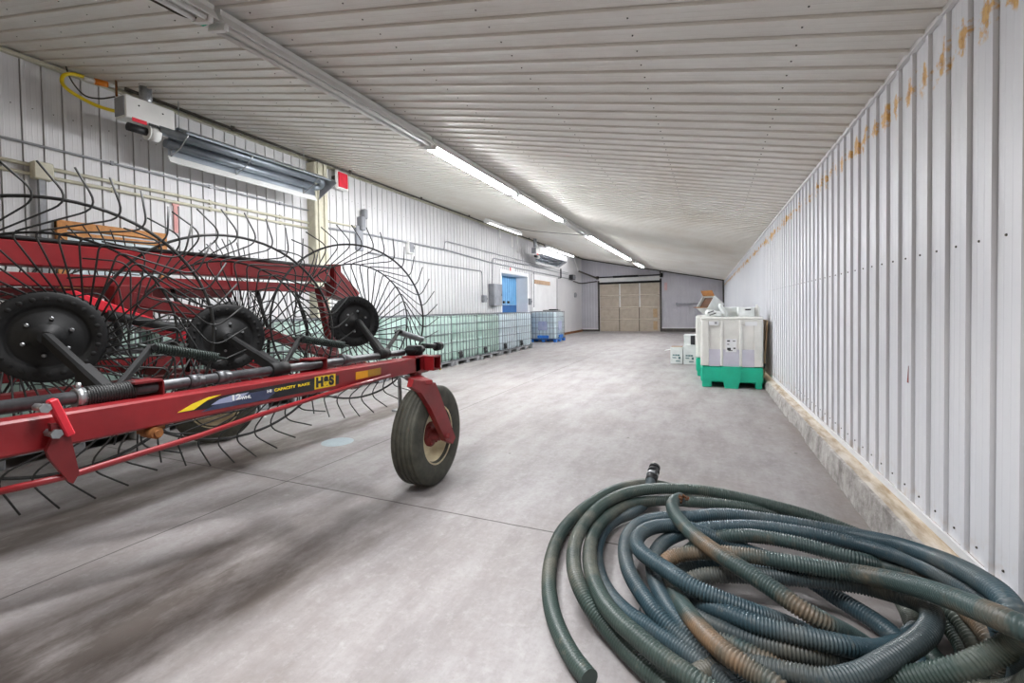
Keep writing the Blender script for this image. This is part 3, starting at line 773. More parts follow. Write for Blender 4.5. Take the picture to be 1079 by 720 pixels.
# ------------------------------------------------------------------ white and green bulk bins by the right wall
def bin_(w, d, h, hb, name='plastic_bin'):
    root = empty(name)
    # base with fork pockets
    mb = MB(); zt = hb
    mb.box((0, 0, hb*.62), (w, d, hb*.72), bev=.02)
    for x, ww in ((-w/2+.09, .14), (0, .2), (w/2-.06, .09)):
        for y in (-d/2+.1, 0, d/2-.1): mb.box((x, y, hb*.2), (ww, .2, hb*.4), bev=.015)
    # swelling feet on the front face
    for sy in (-1, 1):
        mb.prism([(-.13, hb), (-.13, hb*.55), (-.09, 0), (.09, 0), (.13, hb*.55), (.13, hb)], .03, (0, sy*(d/2)+(0 if sy < 0 else .03), 0), (1, 0, 0), (0, 0, 1))
    mb.build('base', 'plastic_green', root)
    mb = MB(); H_ = h-hb
    mb.box((0, 0, hb+H_/2-.02), (w-.05, d-.05, H_-.05), bev=.02)
    mb.box((0, 0, h-.075), (w-.02, d-.02, .09), bev=.015)
    # pilasters on all sides
    for x in (-w/2+.07, -.13, .13, w/2-.07):
        for sy in (-1, 1): mb.box((x, sy*(d/2-.016), hb+H_/2-.02), (.04 if abs(x) < .2 else .1, .035, H_-.05), bev=.008)
    mb.box((0, -d/2+.02, hb+H_/2-.02), (.24, .015, H_-.06)); mb.box((0, d/2-.02, hb+H_/2-.02), (.24, .015, H_-.06))
    for y in (-d/2+.07, -.13, .13, d/2-.07):
        for sx in (-1, 1): mb.box((sx*(w/2-.016), y, hb+H_/2-.02), (.035, .05 if abs(y) < .2 else .1, H_-.05), bev=.008)
    mb.mat(1)
    for x0, x1 in ((-w/2+.12, -.15), (-.11, .11), (.15, w/2-.12)): mb.box(((x0+x1)/2, -d/2+.015, hb+.13), (x1-x0, .024, .26))
    mb.build('body', ['plastic_white', 'plastic_lilac'], root)
    mb = MB(); mb.box((0, 0, h-.02), (w, d, .045), bev=.015); mb.build('lid', 'plastic_white', root)
    mb = MB(); mb.box((-.24, -d/2-.004, h-.09), (.14, .008, .06)); mb.mat(1).box((-.21, -d/2-.01, h-.085), (.035, .006, .03)); mb.mat(0).box((.27, -d/2-.004, h-.1), (.16, .008, .06))
    mb.build('label_holder', ['decal_white', 'grey_paint'], root)
    mb = MB(); mb.box((0, -d/2+.0, .65), (.15, .012, .2)); mb.mat(1)
    for x, z, a_, b_ in ((-.035, .72, .04, .022), (.04, .72, .035, .012), (-.04, .67, .03, .012), (-.03, .6, .05, .035), (.045, .61, .03, .02), (-.01, .575, .06, .012)): mb.box((x, -d/2-.004, z), (a_, .008, b_))
    mb.build('sticker', ['decal_white', 'black_plastic'], root)
    return root
b1 = bin_(.86, 1.05, 1.08, .33); b1.location = (.262, 7.62+.525, 0)
tag(b1, 'white plastic bin with green base, front one standing by the right wall', 'bin', 'white bins with green bases')
b2 = bin_(.86, 1.05, 1.08, .33); b2.location = (.16, 9.32, 0)
tag(b2, 'white bin with green base standing behind the front one, mostly hidden', 'bin', 'white bins with green bases')
ZT = 1.082
def carton(name, c, d, rz, label, cat='box', m='carton_white', flap=False, slot=False, group=None):
    root = empty(name, c, rz); mb = MB(); mb.box((0, 0, d[2]/2), d, bev=.004); mb.build('carton_body', m, root)
    mb = MB()
    mb.box((0, 0, d[2]+.001), (d[0]*.99, .05, .003)); mb.build('tape', 'cardboard' if flap else 'decal_white', root)
    if slot:
        mb = MB(); mb.box((d[0]*.1, -d[1]/2-.002, d[2]*.75), (d[0]*.35, .006, d[2]*.14)); mb.build('hand_hole', 'black_plastic', root)
    tag(root, label, cat, group); return root
# heap on the bins
ob = empty('open_box', (-.03, 8.2, ZT), .75)
w_, d_, h_ = .24, .26, .24
Rt = Matrix.Rotation(-.95, 3, 'Y'); lift = Vector((.1, 0, .105))
mb = MB()
for c_, dd in (((0, 0, .005), (w_, d_, .01)), ((-w_/2, 0, h_/2), (.008, d_, h_)), ((w_/2, 0, h_/2), (.008, d_, h_)), ((0, -d_/2, h_/2), (w_, .008, h_)), ((0, d_/2, h_/2), (w_, .008, h_))):
    mb.box(Rt @ Vector(c_)+lift, dd, Rt)
mb.build('carton_body', 'carton_white', ob)
mb = MB(); mb.box(Rt @ Vector((w_/2+.02, 0, h_+.045))+lift, (.008, d_*.96, .1), Rt @ Matrix.Rotation(.45, 3, 'Y')); mb.build('flap', 'cardboard', ob)
mb = MB(); mb.box(Rt @ Vector((-w_/2-.02, 0, h_+.035))+lift, (.008, d_*.9, .08), Rt @ Matrix.Rotation(-.5, 3, 'Y')); mb.build('flap', 'cardboard', ob)
mb = MB(); mb.box(Rt @ Vector((0, 0, h_-.05))+lift, (w_-.02, d_-.02, .01), Rt); mb.build('inner_lining', 'cardboard_dark', ob)
tag(ob, 'open white box with brown flaps tipped over on top of the front bin', 'box')
mb = MB(); Rb = Matrix.Rotation(.5, 3, 'Y')
mb.box((.16, 7.93, ZT+.1), (.07, .2, .24), Matrix.Rotation(-.45, 3, 'Y'), bev=.03); mb.box((.02, 7.86, ZT+.055), (.24, .18, .1), Matrix.Rotation(.2, 3, 'Y'), bev=.03); mb.mat(1).box((-.02, 7.767, ZT+.08), (.09, .006, .016), Matrix.Rotation(-.35, 3, 'Y')); mb.box((.01, 7.767, ZT+.045), (.1, .006, .014), Matrix.Rotation(-.35, 3, 'Y'))
tag(mb.build('sack', ['carton_white', 'black_plastic']), 'crumpled white sack with dark print in front of the open box', 'sack')
cb = carton('carton', (.28, 8.25, ZT), (.24, .3, .15), .08, 'white carton with a dark brown open side between sack and right carton', flap=False)
MB().box((.121, 0, .075), (.004, .24, .12)).build('open_side', 'cardboard_dark', cb)
carton('carton', (.48, 8.0, ZT), (.22, .26, .145), .05, 'white carton with a black hand hole, right one on top of the front bin', slot=True)
mb = MB(); mb.lathe([(0, 0), (.035, 0), (.038, .01), (.038, .13), (.015, .165), (.015, .185), (0, .185)], (.635, 7.95, ZT), 'z', 16); tag(mb.build('jug', 'plastic_white'), 'small white plastic jug at the right edge of the front bin', 'jug')
# cartons on the floor
def printed(root, d):
    mb = MB(); f = -d[1]/2-.002
    for x, z, a_, b_ in ((-.06, .19, .045, .03), (-.01, .19, .04, .034), (.04, .19, .05, .03), (-.05, .14, .08, .012), (-.04, .125, .07, .01), (.06, .13, .04, .05), (.03, .06, .09, .02)): mb.box((x, f, z), (a_, .004, b_))
    mb.build('print', 'carton_teal', root)
dd = (.25, .3, .36)
c1 = carton('carton', (-.72, 10.72, 0), dd, .0, 'white printed carton with brown top standing on the floor, left one beside the bins', group='cartons on the floor'); printed(c1, dd)
MB().box((0, .05, .364), (.23, .3, .006)).build('top_flap', 'top_brown', c1)
MB().box((-.17, -.05, .3), (.16, .2, .006), Matrix.Rotation(-.25, 3, 'Y')).build('side_flap', 'carton_white', c1)
c2 = carton('carton', (-.45, 10.66, 0), (.25, .3, .4), .02, 'white printed carton on the floor, right one against the bins', group='cartons on the floor'); printed(c2, (.25, .3, .4))
c3 = carton('carton', (-.44, 10.7, .404), (.24, .28, .24), -.03, 'white carton with a black open end stacked on the right floor carton')
MB().box((.06, -.142, .12), (.09, .006, .2)).build('open_end', 'black_plastic', c3)
# brown board leaning on the right wall
mb = MB(); a = .04; Rz = Matrix.Rotation(a, 3, 'Y')
mb.box((wx(8.05)-.075, 8.1, .145+.445), (.02, .5, .87), Matrix.Rotation(.055, 3, 'Y')); tag(mb.build('board', 'board_brown'), 'brown board standing on the kerb, leaning on the right wall behind the bin', 'board')
mb = MB(); mb.tube([(.71, 7.75, .36), (.735, 7.75, .36)], .02, 8); mb.box((.715, 7.75, .33), (.02, .03, .06)); tag(mb.build('tap', 'black_plastic'), 'small black tap at the right edge of the front bin', 'tap')
# cup in the floor
mb = MB(); mb.lathe([(0, .006), (.1, .006), (.135, .004), (.15, .0)], (-3.32, 3.3, 0), 'z', 28); tag(mb.build('floor_cap', 'drain'), 'round pale cover plate set in the concrete near the rake wheel', 'cover plate')
# bar on the back wall
p0, p1 = atY(713, 320.5, YB-.12), atY(768, 321, YB-.12)
mb = MB(); mb.bar(p0, (p1.x, p1.y, p0.z), .06, .07); mb.box(p0, (.08, .12, .14)); tag(mb.build('wall_bar', 'grey_paint'), 'grey horizontal bar on the back wall right of the overhead door', 'bar')
mb = MB(); c = atY(701.5, 302, YB-.06); mb.box(c, (.14, .04, .4)); tag(mb.build('back_wall_notice', simple('faded_pink', '#d9b8b8', '#c9a8ab', .6).m.name), 'faded pink notice on the back wall right of the overhead door', 'notice')
p0, p1 = atY(608, 297, YB-.3), atY(632, 298, YB-.1)
mb = MB(); mb.tube(smooth_path([(-DL+.05, 22.6, 2.65), (-DL+.1, YB-.15, 2.62), (-DL+.5, YB-.1, 2.66), (DA-.1, YB-.1, 2.7)], .1), .03, 8); tag(mb.build('corner_conduit', 'dark_pipe'), 'dark conduit bending round the far left corner to the overhead door', 'pipe')

# ------------------------------------------------------------------ the hay rake
RK = empty('hay_rake', (-3.35, 2.0, 0))
tag(RK, 'folded red hay rake with black tined wheels parked along the left side', 'hay rake')
O = RK.location.copy()
BX, BZ = -2.03, .868
RXX, RZ = -2.1, .957
RW_, RIN, RD = .61, .455, .2
def local(p): return Vector(p)-O
# one wheel, local frame: x runs in the wheel plane, z up, y is the axle (camera side is -y)
def tine_pts(k, n=40):
    a0 = -2*PI*k/n
    def pol(r, deg, y=0): a = PI/2+a0-math.radians(deg); return Vector((r*math.cos(a), y, r*math.sin(a)))
    corner = [pol(.17, 16, -.004), pol(.745*RW_, -13, -.012), pol(.985*RW_, 15, -.012), pol(1.02*RW_, 18.0, -.012), pol(1.25*RW_, 8, -.012)]
    p = corner
    pts = [p[0]]+fillet([p[0], p[1], p[2]], .035, 5)[1:-1]
    pts += fillet([pts[-1], pol(1.0*RW_, 17.5, -.012), p[4]], .075, 6)[1:]
    return pts
tine_meshes = []
for k in range(40):
    mb = MB(); mb.tube(tine_pts(k), .0043, 6); me = bpy.data.meshes.new('tine'); me.from_pydata(mb.v, [], mb.f); me.materials.append(M['black_wire']); me.polygons.foreach_set('use_smooth', mb.sm); tine_meshes.append((me, mb))
def ring(mb, r, tr, y=0, n=72): mb.tube([(r*math.cos(2*PI*k/n), y, r*math.sin(2*PI*k/n)) for k in range(n)], tr, 7, closed=True)
def disc_mb():
    mb = MB()
    prof = [(0, -.05), (.03, -.05), (.034, -.03), (.055, -.026), (.06, -.012), (.105, -.016), (.125, .004), (.135, .0), (.142, -.012), (.19, -.014), (.2, -.004), (.203, .012), (.195, .03), (0, .03)]
    mb.lathe(prof, axis='y', n=56)
    mb.mat(1)
    for k in range(24):
        a = 2*PI*k/24; c = Vector((.166*math.cos(a), -.0145, .166*math.sin(a))); mb.lathe([(.0105, -.0002), (.0095, -.0012), (0, -.0012)], c, 'y', 10)
    mb.mat(2)
    for k in range(6):
        a = 2*PI*k/6+.35; c = Vector((.082*math.cos(a), -.016, .082*math.sin(a))); mb.lathe([(0, -.011), (.006, -.011), (.0085, -.008), (.0085, 0)], c, 'y', 6, False)
    return mb
disc_me = disc_mb()
far_tines = MB()
wheels = [(-2.666, 1.0, 1.165, 63, 40), (-2.671, 1.806, 1.114, 61, 40), (-2.605, 2.805, 1.178, 64, 20), (-4.05, .95, 1.15, 117, 0), (-4.05, 1.8, 1.14, 117, 0), (-4.05, 2.78, 1.17, 117, 0)]
wl = ['leftmost and nearest rake wheel', 'middle rake wheel', 'rightmost rake wheel', None, None, None]
for (x, y, z, az, nt), lab in zip(wheels, wl):
    w = disc_me.build('rake_wheel', ['black_paint', 'hole_dark', 'steel'], RK, local((x, y, z)), (0, 0, math.radians(az)))
    if lab: w['label'] = lab
    mb = MB(); ring(mb, RW_, .0078); mb.build('outer_ring', 'black_wire', w)
    mb = MB(); ring(mb, RIN, .006); mb.build('inner_ring', 'black_wire', w)
    mb = MB(); mb.tube([(0, -.05, 0), (0, -.085, 0)], .022, 12); mb.build('axle_cap', 'black_paint', w)
    ph = random.uniform(0, 2*PI/40)
    Mw = Matrix.Translation(local((x, y, z))) @ Matrix.Rotation(math.radians(az), 4, 'Z')
    for k in range(40):
        # the twenty on the side away from the wheel behind are the ones seen clear
        if nt == 40 or (nt == 20 and k < 20):
            o = bpy.data.objects.new('tine', tine_meshes[k][0]); COL.objects.link(o); o.parent = w
        else:
            m_ = tine_meshes[k][1]; far_tines.add([Mw @ Vector(v) for v in m_.v], m_.f, True)
ft = far_tines.build('tine', 'black_wire', RK); ft['kind'] = 'stuff'
# near beam: square tube with decals
def bm(name, mb, m, parent=RK):
    mb.v = [tuple(Vector(v)-O) for v in mb.v]; return mb.build(name, m, parent)
bw_, bh_ = .1, .112
mb = MB(); mb.bar((BX, .25, BZ+.012), (BX, 2.8, BZ-.012), bw_, bh_, bev=.008); beam = bm('beam', mb, 'red')
beam['label'] = 'near red square beam with decals'
FX = BX+bw_/2
def on_face(y, z): return Vector((FX+.002, y, z))
def bz(y): return BZ+.012-.024*(y-.25)/2.55
def facep(u, v): p = atX(u, v, FX+.002); return p
def decal(name, poly, m, lift=.0015):
    P_ = [atX(u, v, FX) for u, v in poly]; mb = MB(); n_ = len(P_)
    vs = [p+Vector((0, 0, 0)) for p in P_]+[p+Vector((lift, 0, 0)) for p in P_]
    mb.add(vs, [list(range(n_))[::-1], list(range(n_, 2*n_))]+[(k, (k+1) % n_, n_+(k+1) % n_, n_+k) for k in range(n_)]); return bm(name, mb, m, beam)
decal('decal_stripe', [(187, 435), (205, 427.5), (235, 417), (260, 411.5), (331.5, 398.5), (331, 411.5), (260, 425.5)][::-1], 'decal_black', .0012)
decal('decal_stripe', [(212, 434.5), (226, 427), (240, 419.5), (270, 413), (296, 408.5), (281, 421), (245, 428)][::-1], 'decal_blue', .0018)
decal('decal_stripe', [(222, 427), (231, 421), (243, 417), (262, 413.5), (252, 421), (244, 423.5)][::-1], 'decal_grey', .0022)
decal('decal_swoosh', [(187, 435), (203, 425.5), (220, 418.5), (233, 416), (218, 422), (204, 432)][::-1], 'yellow', .0022)
decal('logo_plate', [(331.5, 397.6), (353.2, 394), (353, 406.5), (331.3, 410.6)][::-1], 'yellow', .0022)
decal('logo_shadow', [(354, 396), (357, 395.4), (357, 404.5), (354, 405.3)][::-1], 'decal_black', .0012)
decal('reflector', [(374.8, 392.3), (387.5, 390.2), (387.4, 397.6), (374.8, 400.4)][::-1], 'amber', .003)
decal('reflector', [(387.7, 390.1), (401, 387.6), (401, 394.7), (387.7, 397.5)][::-1], 'amber_dark', .003)
def lettering(txt, u0, v0, u1, v1, hgt, m, bold=0, shear=0, name='lettering'):
    a, b = atX(u0, v0, FX+.004), atX(u1, v1, FX+.004)
    cu = bpy.data.curves.new(name, 'FONT'); cu.body = txt; cu.size = hgt/.72; cu.extrude = .0008; cu.offset = bold; cu.shear = shear; cu.materials.append(M[m])
    o = bpy.data.objects.new(name, cu); COL.objects.link(o)
    bpy.context.view_layer.update(); wid = max(o.dimensions.x, 1e-4)
    d = b-a; L = d.length; d.normalize(); nz = Vector((1, 0, 0)); upv = nz.cross(d).normalized(); sx = L/wid
    R = Matrix(((d.x*sx, upv.x, nz.x, 0), (d.y*sx, upv.y, nz.y, 0), (d.z*sx, upv.z, nz.z, 0), (0, 0, 0, 1)))
    dg = bpy.context.evaluated_depsgraph_get(); me = bpy.data.meshes.new_from_object(o.evaluated_get(dg)); bpy.data.objects.remove(o)
    q = bpy.data.objects.new(name, me); COL.objects.link(q)
    me.transform(Matrix.Translation(a-O) @ R); q.parent = beam
    return q
lettering('12', 243, 422.6, 252.3, 420.8, .024, 'decal_white', .0012)
lettering('WHL', 254, 421.4, 265, 419.2, .014, 'decal_white', .0006)
lettering('HI', 281.5, 414.2, 286, 413.2, .0135, 'decal_white', .0006)
lettering('CAPACITY', 289, 412.8, 311.5, 408.4, .0135, 'yellow', .0006)
lettering('RAKE', 314, 408, 326.2, 405.6, .0135, 'yellow', .0006)
lettering('H&S', 333, 408, 351.8, 404.5, .05, 'decal_black', .004)
# black torsion rod along the beam, collars, brackets and coil
mb = MB(); mb.tube([(RXX, .25, RZ+.008), (RXX, 2.75, RZ-.012)], .0235, 14)
for u in (205, 234, 364): 
    p = atX(u, 400, RXX); mb.tube([(RXX, p.y-.03, RZ), (RXX, p.y+.03, RZ-.002)], .031, 14)
bm('torsion_rod', mb, 'rod_grey')
p = atX(83, 420, RXX); mb = MB(); mb.tube([(RXX, p.y-.014, RZ), (RXX, p.y+.014, RZ)], .036, 16); mb.tube([(RXX, p.y+.0, RZ+.03), (RXX, p.y, RZ+.055)], .008, 6); bm('clamp_collar', mb, 'steel')
def coil(a, b, R_, r_, turns, name, m, ends=.0):
    a, b = Vector(a), Vector(b); d = (b-a); L = d.length; d.normalize(); u = d.orthogonal().normalized(); w = d.cross(u); pts = []
    n_ = turns*12
    for k in range(n_+1):
        t_ = 2*PI*k/12; pts.append(a+d*(L*k/n_)+(u*math.cos(t_)+w*math.sin(t_))*R_)
    mb = MB(); mb.tube(pts, r_, 5)
    if ends: mb.tube([a-d*ends, a+d*.02], .008, 6); mb.tube([b-d*.02, b+d*ends], .008, 6)
    mb.tube([a, b], R_*.45, 8)
    return bm(name, mb, m)
y0_, y1_ = atX(89, 416, RXX).y, atX(140, 408, RXX).y
coil((RXX, y0_, RZ), (RXX, y1_, RZ), .034, .0055, 18, 'coil_spring', 'black_wire')
def bracket(u, v, flip=1):
    y = atX(u, v, RXX).y; mb = MB()
    mb.box((RXX, y, RZ-.03), (.1, .006, .11)); mb.box((RXX, y-.05, RZ+.03), (.1, .1, .008)); mb.box((RXX-.05, y-.05, RZ-.02), (.008, .1, .1)); return bm('bracket', mb, 'red_dark')
bracket(165, 412); bracket(338, 388)
# red stop plate with bolts, left
mb = MB()
pl = [(50, 446), (66, 446), (72, 462), (80.5, 498), (74, 509), (69, 507), (60, 496), (50, 484), (46, 475), (52, 462)]
q = [atX(u, v, FX+.03) for u, v in pl]; n_ = len(q)
vs = q+[x+Vector((.02, 0, 0)) for x in q]; mb.add(vs, [list(range(n_)), list(range(n_, 2*n_))[::-1]]+[(k, n_+k, n_+(k+1) % n_, (k+1) % n_) for k in range(n_)]); st_ = bm('stop_plate', mb, 'red_dark')  # darker red paints in the shade on the plate
mb = MB(); a, b = atX(54, 421, FX+.05), atX(73.5, 459, FX+.05); mb.bar(a, b, .03, .024, up=(0, 1, 0), bev=.004); bm('stop_bar', mb, 'red_bright')
mb = MB()
for u, v in ((57, 457), (45, 430)):
    mb = MB(); c = atX(u, v, FX+.045); mb.tube([c+Vector((-.04, 0, 0)), c+Vector((.014, 0, 0))], .013, 6); mb.tube([c+Vector((.01, 0, 0)), c+Vector((.02, 0, 0))], .016, 6); bm('bolt', mb, 'steel')
# round pin under the beam
c = atX(161, 456, FX-.02); mb = MB(); mb.tube([c+Vector((-.05, 0, 0)), c+Vector((.03, 0, 0))], .022, 14); mb.tube([c+Vector((.03, 0, 0)), c+Vector((.042, 0, 0))], .014, 10); mb.box(c+Vector((-.03, .01, .03)), (.02, .09, .06)); bm('pivot_pin', mb, 'rust')
# thin red tie rod below the beam
q = [atX(u, v, FX+.03) for u, v in ((-40, 527), (75, 501), (150, 477.5), (210, 459.5), (270, 438.5), (320, 423), (366, 408.5), (411, 396))]
mb = MB(); mb.tube(q, .0115, 10); bm('tie_rod', mb, 'red')
# beam end: socket with open square tube, cap and jack
e = Vector((BX, 2.86, .86)); mb = MB(); mb.box(e+Vector((-.01, -.04, -.005)), (.12, .18, .13), bev=.006)
# open square tube facing the hall
s_ = e+Vector((.085, .03, .0))
for dx, dy, dz, sx, sy, sz in ((0, -.045, 0, .1, .01, .105), (0, .045, 0, .1, .01, .105), (0, 0, .048, .1, .1, .01), (0, 0, -.048, .1, .1, .01)): mb.box(s_+Vector((dx, dy, dz)), (sx, sy, sz))
bm('beam_end', mb, 'red')
mb = MB(); mb.tube([e+Vector((-.03, -.02, .06)), e+Vector((-.03, -.02, .13))], .06, 16); mb.box(e+Vector((-.03, -.02, .1)), (.11, .16, .05), bev=.02); mb.tube([e+Vector((-.03, .08, .12)), e+Vector((-.03, .3, .1))], .02, 10); mb.tube([e+Vector((-.03, .26, .1)), e+Vector((-.03, .33, .1))], .035, 12); bm('rod_end', mb, 'black_paint')
mb = MB(); a = atX(421, 398, -2.13); q_ = atX(421, 433, -2.13); mb.tube([a, Vector((a.x, a.y, q_.z))], .014, 10); mb.box((a.x-.02, a.y, q_.z), (.07, .06, .012)); bm('jack_stand', mb, 'galv')
# caster wheel
def caster(cx, cy, az, near=True):
    root = None; Rz_ = Matrix.Rotation(math.radians(az), 3, 'Z'); c = Vector((cx, cy, .355))
    mb = MB(); prof = []
    Ro, hw = .355, .1
    # tyre: side walls and ribbed tread (r, h along axle)
    prof = [(.2, -.075), (.215, -.088), (.26, -.1), (.305, -.1), (.335, -.09), (.347, -.082)]
    for k in range(4):
        h0 = -.07+.035*k
        prof += [(.354, h0-.006), (.355, h0+.012), (.354, h0+.018), (.343, h0+.02), (.343, h0+.027)]
    prof += [(.354, .074), (.347, .082), (.335, .09), (.305, .1), (.26, .1), (.215, .088), (.2, .075), (.19, .06), (.19, -.06), (.2, -.075)]
    mb.lathe(prof, axis='x', n=64)
    ty = mb.build('caster_tyre', 'rubber', RK, c-O, (0, 0, math.radians(az)))
    mb = MB(); mb.lathe([(.2, .082), (.212, .086), (.208, .074), (.19, .06), (.18, .055), (.172, .02), (.16, .0), (.12, -.008), (.1, .012), (.085, .014), (.0, .014)], axis='x', n=48)
    mb.lathe([(.2, -.082), (.212, -.086), (.208, -.074), (.19, -.06), (.18, -.055), (.172, -.02), (.16, .0)], axis='x', n=48)
    mb.build('rim', 'rim_cream', ty)
    mb = MB(); mb.lathe([(.088, .01), (.09, .03), (.06, .045), (.045, .05), (.042, .1), (0, .1)], axis='x', n=24)
    for k in range(6): 
        a = k*PI/3; mb.tube([(.03, .07*math.cos(a), .07*math.sin(a)), (.05, .07*math.cos(a), .07*math.sin(a))], .01, 6)
    mb.build('hub', 'hub_red', ty)
    return c
c = caster(-1.9, 2.76, 4)
# fork on the right face of the tyre
mb = MB(); ax = Vector((-1.745, 2.76, .355))
pv = Vector((-2.03, 2.8, .77))
mb.tube([pv+Vector((0, 0, -.03)), pv+Vector((0, 0, .05))], .045, 16)
q = [atX(u, v, -1.735) for u, v in ((436, 400), (459, 403.5), (464, 416), (480, 461), (477, 468), (470, 465), (454, 430), (444, 414), (434, 408))]; n_ = len(q)
mb.add(q+[p_+Vector((-.04, 0, 0)) for p_ in q], [list(range(n_)), list(range(n_, 2*n_))[::-1]]+[(k, n_+k, n_+(k+1) % n_, (k+1) % n_) for k in range(n_)])
t0 = (q[0]+q[1])/2; t0.z -= .012
mb.bar(pv+Vector((-.03, .0, -.012)), t0+Vector((-.01, 0, .0)), .12, .03, bev=.005)
mb.tube([(-1.82, 2.76, .355), (-1.71, 2.76, .355)], .022, 10)
bm('caster_fork', mb, 'red')
caster(-4.5, 2.9, -33)
mb = MB(); mb.box((-4.55, 2.85, .78), (.3, .12, .03)); mb.bar((-4.42, 2.86, .78), (-4.38, 2.9, .355), .03, .1, up=(0, 1, 0)); mb.tube([(-4.65, 2.8, .75), (-4.65, 2.8, .84)], .045, 12); bm('caster_fork', mb, 'red')
mb = MB(); mb.bar((-4.65, .2, .85), (-4.65, 2.85, .83), .1, .11, bev=.008); bm('beam', mb, 'red')
mb = MB(); mb.tube([(-4.6, .2, .96), (-4.6, 2.8, .94)], .0235, 12); bm('torsion_rod', mb, 'rod_grey')
# wheel arms, crank levers and lift springs
near_w = wheels[:3]
for (x, y, z, az, nt), (u, v), lev in zip(near_w, ((113, 411), (293, 385), (403, 372.5)), (((159, 366), (229, 377), (125, 395)), ((316, 357), (362, 364), (293, 372)), ((420, 350), (445, 358), (402, 360)))):
    n_ = Vector((math.sin(math.radians(az)), -math.cos(math.radians(az)), 0)); hub = Vector((x, y, z))+n_*.07
    e_ = Vector((RXX, atX(u, v, RXX).y, RZ))
    mb = MB(); mid = hub.lerp(e_, .62)
    mb.tube([hub-n_*.05, hub+n_*.02], .026, 12); mb.bar(hub, mid.lerp(e_, .2), .034, .05, bev=.008); mb.bar(mid, e_, .05, .07, bev=.01); mb.tube([(RXX, e_.y-.05, RZ), (RXX, e_.y+.05, RZ)], .037, 14); bm('wheel_arm', mb, 'black_paint')
    XL = -2.3
    a, b, l0 = atX(*lev[0], XL), atX(*lev[1], XL), atX(*lev[2], XL)
    mb = MB(); mb.bar((RXX, e_.y+.02, RZ), a, .02, .032, bev=.004); mb.tube([a+Vector((-.03, 0, 0)), a+Vector((.03, 0, 0))], .014, 8); bm('crank_lever', mb, 'black_paint')
    coil(a, b, .021, .0042, 26, 'lift_spring', 'spring_green' if u < 400 else 'galv', .05)
for (x, y, z, az, nt) in wheels[3:]:
    n_ = Vector((math.sin(math.radians(az)), -math.cos(math.radians(az)), 0)); hub = Vector((x, y, z))-n_*.04; e_ = Vector((-4.6, y-.35, .95))
    mb = MB(); mb.bar(hub, e_, .04, .06, bev=.008); bm('wheel_arm', mb, 'black_paint')
# centre frame: tongue, lower tube, gussets, diagonal arms
TXX = -3.5
mb = MB(); mb.bar((TXX, .3, 1.598), (TXX, 3.38, 1.618), .13, .135, bev=.008); mb.box((TXX, 3.47, 1.585), (.16, .08, .3), bev=.006)
mb.box((TXX+.07, 2.45, 1.61), (.012, .16, .1)); bm('tongue', mb, 'red')
mb = MB(); mb.tube([(TXX+.03, .3, 1.685), (TXX+.03, 1.4, 1.69), (TXX+.03, 2.6, 1.7), (TXX+.03, 3.4, 1.7)], .014, 8); mb.tube([(TXX-.03, .3, 1.683), (TXX-.03, 3.3, 1.7)], .012, 8); bm('hydraulic_hose', mb, 'black_paint')
mb = MB(); mb.bar((TXX, .3, 1.452), (TXX, 3.2, 1.488), .1, .075, bev=.006); bm('lower_tube', mb, 'red')
mb = MB(); mb.bar((TXX-.3, .3, 1.37), (TXX-.3, 2.6, 1.43), .08, .07, bev=.006); bm('side_tube', mb, 'red_dark')
mb = MB(); poly = [atX(u, v, TXX+.07) for u, v in ((352, 281), (357, 284), (379, 309), (374, 318), (353, 312))]; n_ = len(poly)
mb.add(poly+[p_+Vector((-.14, 0, 0)) for p_ in poly], [list(range(n_)), list(range(n_, 2*n_))[::-1]]+[(k, n_+k, n_+(k+1) % n_, (k+1) % n_) for k in range(n_)]); bm('gusset', mb, 'red')
mb = MB(); mb.bar((-3.25, 1.3, 1.37), (-3.25, 2.45, .87), .06, .115, up=(1, 0, 0), bev=.006); bm('diagonal_arm', mb, 'red_bright')  # brighter red paints in the light falling on this arm
mb = MB(); mb.bar((-3.3, 1.6, 1.36), (-3.3, 2.25, 1.2), .08, .13, up=(1, 0, 0), bev=.006); mb.bar((-3.3, 2.2, 1.22), (-3.3, 3.35, .8), .07, .09, up=(1, 0, 0), bev=.006); mb.box((-3.3, 1.62, 1.33), (.12, .2, .22), bev=.01); bm('lift_arm', mb, 'red_dark')
mb = MB(); mb.bar((-3.4, 2.9, .78), (-3.4, 3.75, .74), .09, .09, bev=.006); mb.bar((-4.65, 2.2, .8), (-2.05, 2.2, .8), .06, .06); mb.bar((-3.5, 3.3, 1.5), (-3.42, 3.4, .76), .07, .07, up=(0, 1, 0)); mb.bar((-3.45, .3, .8), (-3.45, 3.2, .78), .1, .1); bm('lower_frame', mb, 'red_dark')
mb = MB(); mb.tube([(-3.2, 1.45, 1.26), (-3.2, 1.85, 1.16)], .03, 12); mb.mat(1).tube([(-3.2, 1.85, 1.16), (-3.2, 2.15, 1.085)], .014, 10); bm('hydraulic_cylinder', mb, ['black_paint', 'steel'])
for y in (1.95, 2.6, 3.0):
    mb = MB(); mb.tube([(TXX, y, 1.52), (TXX+.02, y+.12, 1.1), (TXX+.02, y+.1, .84)], .014, 8); bm('link_rod', mb, 'black_paint')
# small wheel and fittings on the floor past the beam end
mb = MB(); mb.tube([(-3.4, 3.75, .74), (-3.38, 4.0, .5)], .02, 8); bm('trailing_link', mb, 'rust')

